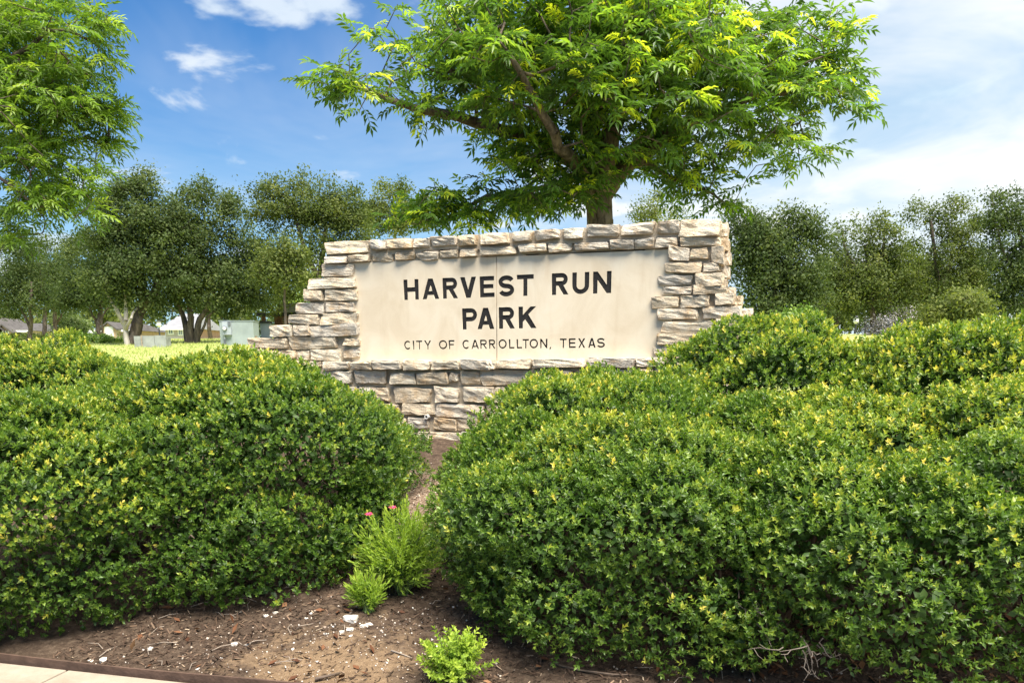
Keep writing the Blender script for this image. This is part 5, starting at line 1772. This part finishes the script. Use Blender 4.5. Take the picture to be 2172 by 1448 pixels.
def house(name, label, px0, px1, Y, eave_px, ridge_px, brick, roof, gables, wins, doors=(), depth=9.0, rz=0.0):
    sc = 1727 / Y
    c = at((px0 + px1) / 2, 714, Y)
    gz = float(ground_z(c[0], c[1]))
    Mx = Matrix.Translation((c[0], c[1], gz)) @ Matrix.Rotation(rz, 4, 'Z')
    root = empty(name, (c[0], c[1], gz), rz)
    props(root, label, 'house')
    mid = (px0 + px1) / 2
    def X(px): return (px - mid) / sc
    def Z(py): return at(mid, py, Y)[2] - gz
    He, Hr = Z(eave_px), Z(ridge_px)
    mb = MB(); mb.box((X(px0), 0, -0.6), (X(px1), depth, He), Mx); mb.build('wall', brick, root)
    mb = MB(); o = 0.45
    a, b = X(px0) - o, X(px1) + o
    hip = min(2.0, (b - a) * 0.15)
    V = [(a, -o, He), (b, -o, He), (b, depth + o, He), (a, depth + o, He), (a + hip, depth / 2, Hr), (b - hip, depth / 2, Hr)]
    V = [Mx @ Vector((x, y, z + 0.003)) for x, y, z in V]
    mb.add(V, [(0, 1, 5, 4), (1, 2, 5), (2, 3, 4, 5), (3, 0, 4), (3, 2, 1, 0)])
    rf = mb.build('roof', roof, root)
    mb = MB(); mb.box((a - 0.02, -o - 0.06, He - 0.18), (b + 0.02, -o - 0.003, He + 0.02), Mx); mb.build('fascia', M['white'], rf)
    for (g0, g1, ge, gr) in gables:
        zc = Z(ge); zr = Z(gr)
        mb = MB(); mb.prism([(X(g0), -0.6), (X(g1), -0.6), (X(g1), zc), ((X(g0) + X(g1)) / 2, zr), (X(g0), zc)], -1.2, 0.6, Mx); mb.build('gable', brick, root)
        mb = MB(); xm = (X(g0) + X(g1)) / 2
        for s, e in ((X(g0) - .3, xm), (X(g1) + .3, xm)):
            zs = zc - 0.25
            V = [(s, -1.5, zs), (e, -1.5, zr + 0.05), (e, depth / 2, zr + 0.05), (s, depth / 2, zs)]
            V2 = [(x, y, z + 0.16) for x, y, z in V]
            mb.add([Mx @ Vector(q) for q in V + V2], [(0, 1, 2, 3), (4, 7, 6, 5), (0, 4, 5, 1), (1, 5, 6, 2), (2, 6, 7, 3), (3, 7, 4, 0)])
        mb.build('gable_roof', roof, root)
    for (w0, w1, wt, wb, fy, big) in wins:
        mb = MB(); mb.box((X(w0) - .08, fy - 0.07, Z(wb) - .08), (X(w1) + .08, fy - 0.004, Z(wt) + .08), Mx)
        w = mb.build('window', M['white'], root)
        if not big:
            n = 2
            for k in range(n):
                wa = X(w0) + (X(w1) - X(w0)) * k / n + 0.04; wbx = X(w0) + (X(w1) - X(w0)) * (k + 1) / n - 0.04
                mb = MB(); mb.box((wa, fy - 0.09, Z(wb) + 0.05), (wbx, fy - 0.074, Z(wt) - 0.05), Mx); mb.build('pane', M['window'], w)
        else:
            for k in range(4):
                za = Z(wb) + (Z(wt) - Z(wb)) * k / 4 + 0.02; zb = Z(wb) + (Z(wt) - Z(wb)) * (k + 1) / 4 - 0.02
                mb = MB(); mb.box((X(w0), fy - 0.10, za), (X(w1), fy - 0.074, zb), Mx); mb.build('door_panel', M['white'], w)
    for (d0, d1, dt) in doors:
        mb = MB(); mb.box((X(d0), -0.08, 0), (X(d1), -0.004, Z(dt)), Mx); mb.build('door', M['dark'], root)


house('brick_house', 'tan brick house with two gables and dark roof at the far left edge', -60, 60, 92, 701, 682, M['brick_tan'], M['roof'], [(8, 39, 703, 692), (-30, 22, 700, 677)], [(22, 33, 704, 714, -1.2, False), (44, 50, 705, 711, 0, False)])
house('brick_house', 'long low house with a dark shingle roof behind the left trunks', 66, 108, 98, 705, 690, M['brick_red'], M['roof'], [], [(72, 80, 706, 713, 0, False), (92, 100, 706, 713, 0, False)], [(84, 88, 705)])
house('brick_house', 'brick house with a big white garage door behind the pale bare trunk', 214, 276, 88, 700, 684, M['brick_tan'], M['roof'], [(231, 257, 696, 687)], [(237, 252, 695, 712, -1.2, True)], [(218, 222, 703)])
house('brick_house', 'red brick house with a steep pale roof right of the low grey enclosure', 352, 402, 85, 696, 660, M['brick_red'], M['roof_pale'], [], [(359, 368, 697, 708, 0, False), (380, 388, 699, 710, 0, False)], [(392, 397, 700)])
house('brick_house', 'pale roofed house glimpsed at far right under the last tree', 2110, 2290, 80, 690, 668, M['brick_tan'], M['roof_pale'], [], [(2140, 2150, 694, 706, 0, False), (2180, 2190, 694, 706, 0, False)])


def small_things():
    Mx, p = local(56, 716, 60)
    root = empty('garden_shed', Mx.translation)
    props(root, 'little white shed beside the leftmost straight trunk', 'shed')
    mb = MB(); mb.box((-0.2, 0, -0.1), (0.2, 0.3, 0.22), Mx); mb.build('body', M['white'], root)
    mb = MB(); mb.prism([(-0.25, 0.223), (0.25, 0.223), (0.14, 0.40), (-0.14, 0.40)], -0.05, 0.35, Mx); mb.build('roof', M['white'], root)
    Mx, p = local(192, 714, 52)
    root = empty('dark_kiosk', Mx.translation)
    props(root, 'small black utility box left of the spreading forked trunk', 'utility box')
    mb = MB(); mb.box((-0.2, 0, -0.1), (0.2, 0.35, 0.42), Mx); mb.build('body', M['dark'], root)
    mb = MB(); mb.prism([(-0.2, 0.423), (0.05, 0.423), (-0.08, 0.62)], 0.02, 0.30, Mx); mb.build('cowl', M['white'], root)
    Mx, p = local(1826, 720, 45)
    root = empty('hand_rail', Mx.translation)
    props(root, 'white tubular rail just showing over the right shrubs under the oaks', 'rail')
    h = at(1826, 711, 45)[2] - Mx.translation.z
    mb = MB(); mb.tube([Mx @ Vector((-0.35, 0, -0.1)), Mx @ Vector((-0.35, 0, h))], 0.05, 6); mb.build('post', M['white'], root)
    mb = MB(); mb.tube([Mx @ Vector((0.05, 0, -0.1)), Mx @ Vector((0.05, 0, h))], 0.05, 6); mb.build('post', M['white'], root)
    mb = MB(); mb.tube([Mx @ Vector((0.05, 0, h)), Mx @ Vector((0.45, 0, h))], 0.045, 6); mb.build('top_rail', M['white'], root)


small_things()
